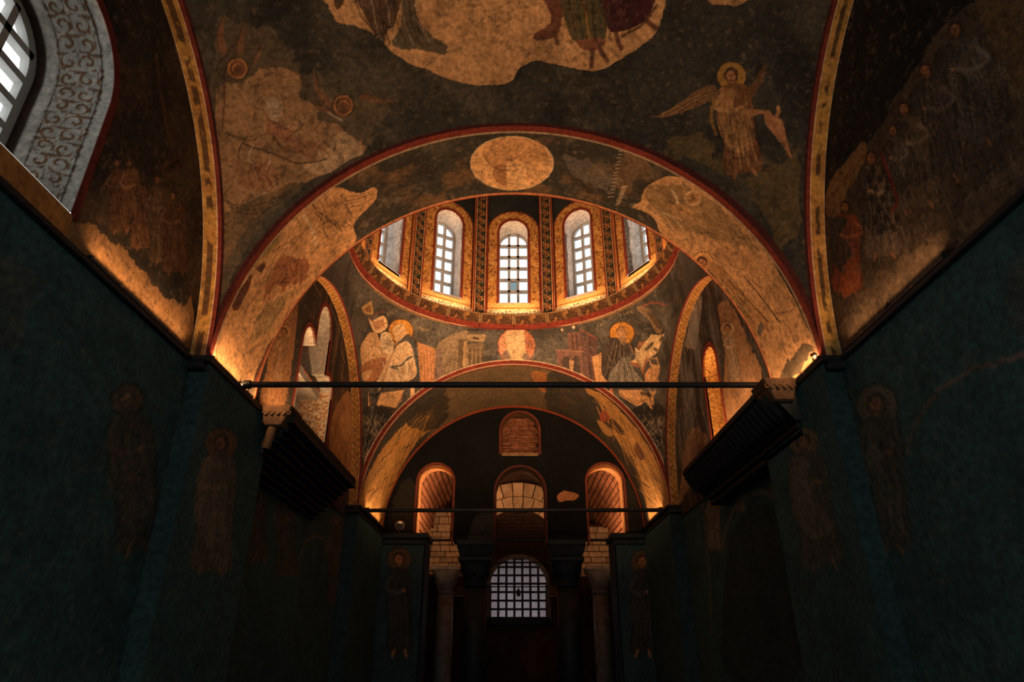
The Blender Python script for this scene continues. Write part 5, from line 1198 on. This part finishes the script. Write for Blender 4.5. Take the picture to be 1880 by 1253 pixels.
# carved panels glowing between the columns
for x, lb in ((-1.19, 'small carved gold panel between the left columns'), (.98+.02, 'small carved gold panel right of the grilled window')):
    p = empty('carved_panel', (x, 16.0, 2.9)); tag(p, lb, 'carving')
    MB().box((-.16, 0, -.02), (.16, .05, .2)).build('board', 'mortar', p); MB().box((-.18, -.05, -.06), (.18, .06, -.025)).build('ledge', 'carved', p)
    for i in range(4):
        for j in range(2):
            c = (-.12+.08*i, -.012, .04+.09*j); m = MB()
            m.tube((c[0]-.035, c[1], c[2]), (c[0], c[1], c[2]+.04), .009, n=6).tube((c[0], c[1], c[2]+.04), (c[0]+.035, c[1], c[2]), .009, n=6).tube((c[0]+.035, c[1], c[2]), (c[0], c[1], c[2]-.04), .009, n=6).tube((c[0], c[1], c[2]-.04), (c[0]-.035, c[1], c[2]), .009, n=6); m.build('lozenge', 'carved', p)

# ------------------------------------------------------------------ uplights on the cornices (each fixture carries its own light)
FX = {}
def uplight(loc, aim, power, label, size=.10, spread=2.6, rad=.06, col=WARM, face=None, lens='lamp_on'):
    loc, aim = Vector(loc), Vector(aim); d = (aim-loc).normalized(); q = d.to_track_quat('Z', 'Y') if face is None else (Vector(face)-loc).to_track_quat('Z', 'Y')
    r = empty('spotlight', loc); tag(r, label, 'spotlight', 'uplights on the cornices')
    h = empty('head', (0, 0, 0), 0, r); bpy.data.objects.remove(h)
    b = MB().lathe([(rad*.7, -rad*1.6), (rad, -rad*1.2), (rad, 0), (rad*.9, .004)], n=20).build('housing', 'fixture', r, True); b.rotation_mode = 'QUATERNION'; b.rotation_quaternion = q
    z = MB().lathe([(rad*1.05, -.02), (rad*1.1, -.01), (rad*1.1, .008), (rad*.95, .01)], n=20).build('bezel', 'bronze', b)
    MB().lathe([(rad*.9, .0105), (rad*.5, .014), (.001, .015)], n=20).build('lens', lens, b)
    MB().box((-rad*.3, -rad*.3, -rad*2.2), (rad*.3, rad*.3, -rad*1.0)).build('bracket', 'fixture', r)
    l = bpy.data.lights.new('uplight', 'AREA'); l.shape = 'DISK'; l.size = size; l.energy = power; l.color = col; l.spread = spread
    lo = bpy.data.objects.new('uplight_beam', l); COL.objects.link(lo); lo.parent = r; lo.location = d*.03; lo.rotation_mode = 'QUATERNION'; lo.rotation_quaternion = (-d).to_track_quat('Z', 'Y')
    return r
def light_rail(loc, axis_ang, L, tilt, power, label, spread=2.7, col=WARM, w=.035):
    """slim linear uplight lying on a ledge; axis_ang turns it in plan, tilt leans its beam (towards local -x)"""
    r = empty('light_rail', loc, axis_ang); tag(r, label, 'light rail', 'linear uplights on the ledges')
    bevel(MB().box((-w/2, -L/2, 0), (w/2, L/2, .02)).build('channel', 'fixture', r), .003)
    for y in (-L/2, L/2): MB().box((-w*.6, y-.01, -.002), (w*.6, y+.01, .026)).build('end_cap', 'fixture', r)
    n = max(2, int(L/.5))
    for k in range(n): MB().box((-w*.75, -L/2+L*(k+.5)/n-.015, -.001), (w*.75, -L/2+L*(k+.5)/n+.015, .012)).build('clip', 'bronze', r)
    l = bpy.data.lights.new('rail_glow', 'AREA'); l.shape = 'RECTANGLE'; l.size = L*.96; l.size_y = w*.7; l.energy = power; l.color = col; l.spread = spread
    o = bpy.data.objects.new('rail_glow', l); COL.objects.link(o); o.parent = r
    d = Vector((-math.sin(tilt), 0, math.cos(tilt))); Z = -d; X = Vector((0, 1, 0)); Y = Z.cross(X)
    o.matrix_local = Matrix.Translation((0, 0, .03)) @ Matrix((X, Y, Z)).transposed().to_4x4()
    return r
SIDE = {-1: 'left', 1: 'right'}
for s in (-1, 1):
    n = SIDE[s]; ang = 0 if s > 0 else PI; t = math.radians
    light_rail((s*2.556, 3.95, 3.735), ang, 1.3, t(24 if s < 0 else 30), 8.5 if s < 0 else 6.5, 'slim black light rail on the %s cornice of the near bay' % n, spread=2.25)
    light_rail((s*2.425, 5.35, 3.735), ang, 1.2, t(24), 11, 'slim black light rail on the %s cornice under the near arch' % n, spread=2.25)
    light_rail((s*2.46, 7.3, 3.735), ang, 2.1, t(20), 44, 'slim black light rail on top of the %s marble canopy' % n, spread=2.1)
    light_rail((s*2.40, 11.5, 3.721), ang, 1.3, t(24), 13, 'slim black light rail on the %s cornice under the far arch' % n, spread=2.25)
    uplight((s*2.36, 6.35, 3.86), (s*-.9, 10.4, 6.2), 34, 'uplight on top of the %s marble canopy facing the far arch' % n, rad=.045, spread=1.1)
    ye = 5.92 if s < 0 else 5.25
    uplight((s*2.412, ye-.42, 3.80), (s*2.16, ye-.05, 3.66), .55 if s < 0 else .3, 'tiny spotlight on the %s cornice before the carved end of the canopy' % n, rad=.02, size=.03, spread=1.6)
    uplight((s*.78+.13, 13.35, 3.66), (s*2.0, 14.2, 5.6), 42, 'uplight on the back of the %s dark column' % n, rad=.05)
light_rail((-2.86, 7.62, 3.76), PI/2, .3, math.radians(-18), 7, 'short light rail added on the sill to warm the left triple window reveal', spread=2.6)  # added lamp, warms the scrolled reveal
light_rail((2.84, 7.80, 3.76), PI/2, .26, math.radians(-10), 3, 'short light rail added on the sill to brighten the right golden niche', spread=2.6)  # added lamp, brightens the niche from its sill
uplight((1.62, 16.6, 4.62), (.2, 17.2, 6.2), 6, 'uplight added on the right stone pier to brighten the back wall', spread=1.9)  # first of two lamps added to light the stone fan behind
uplight((-1.25, 16.6, 4.87), (.1, 17.2, 6.2), 6, 'uplight added on the left stone pier to brighten the back wall', spread=1.9)
uplight((-2.12, 12.44, 3.80), (-2.15, 12.9, 5.0), 1.2, 'round black spotlight left on the end wall cornice', rad=.08, face=(-.6, 6, 2.8), lens='iron')
for k in range(NS):
    a = 2*PI/NS*k
    light_rail((2.325*math.sin(a), 8.08+2.325*math.cos(a), 7.131), PI/2-a, .8, math.radians(32), 7.5, 'short light rail lying on the ledge of the dome ring', spread=3.1, w=.03)
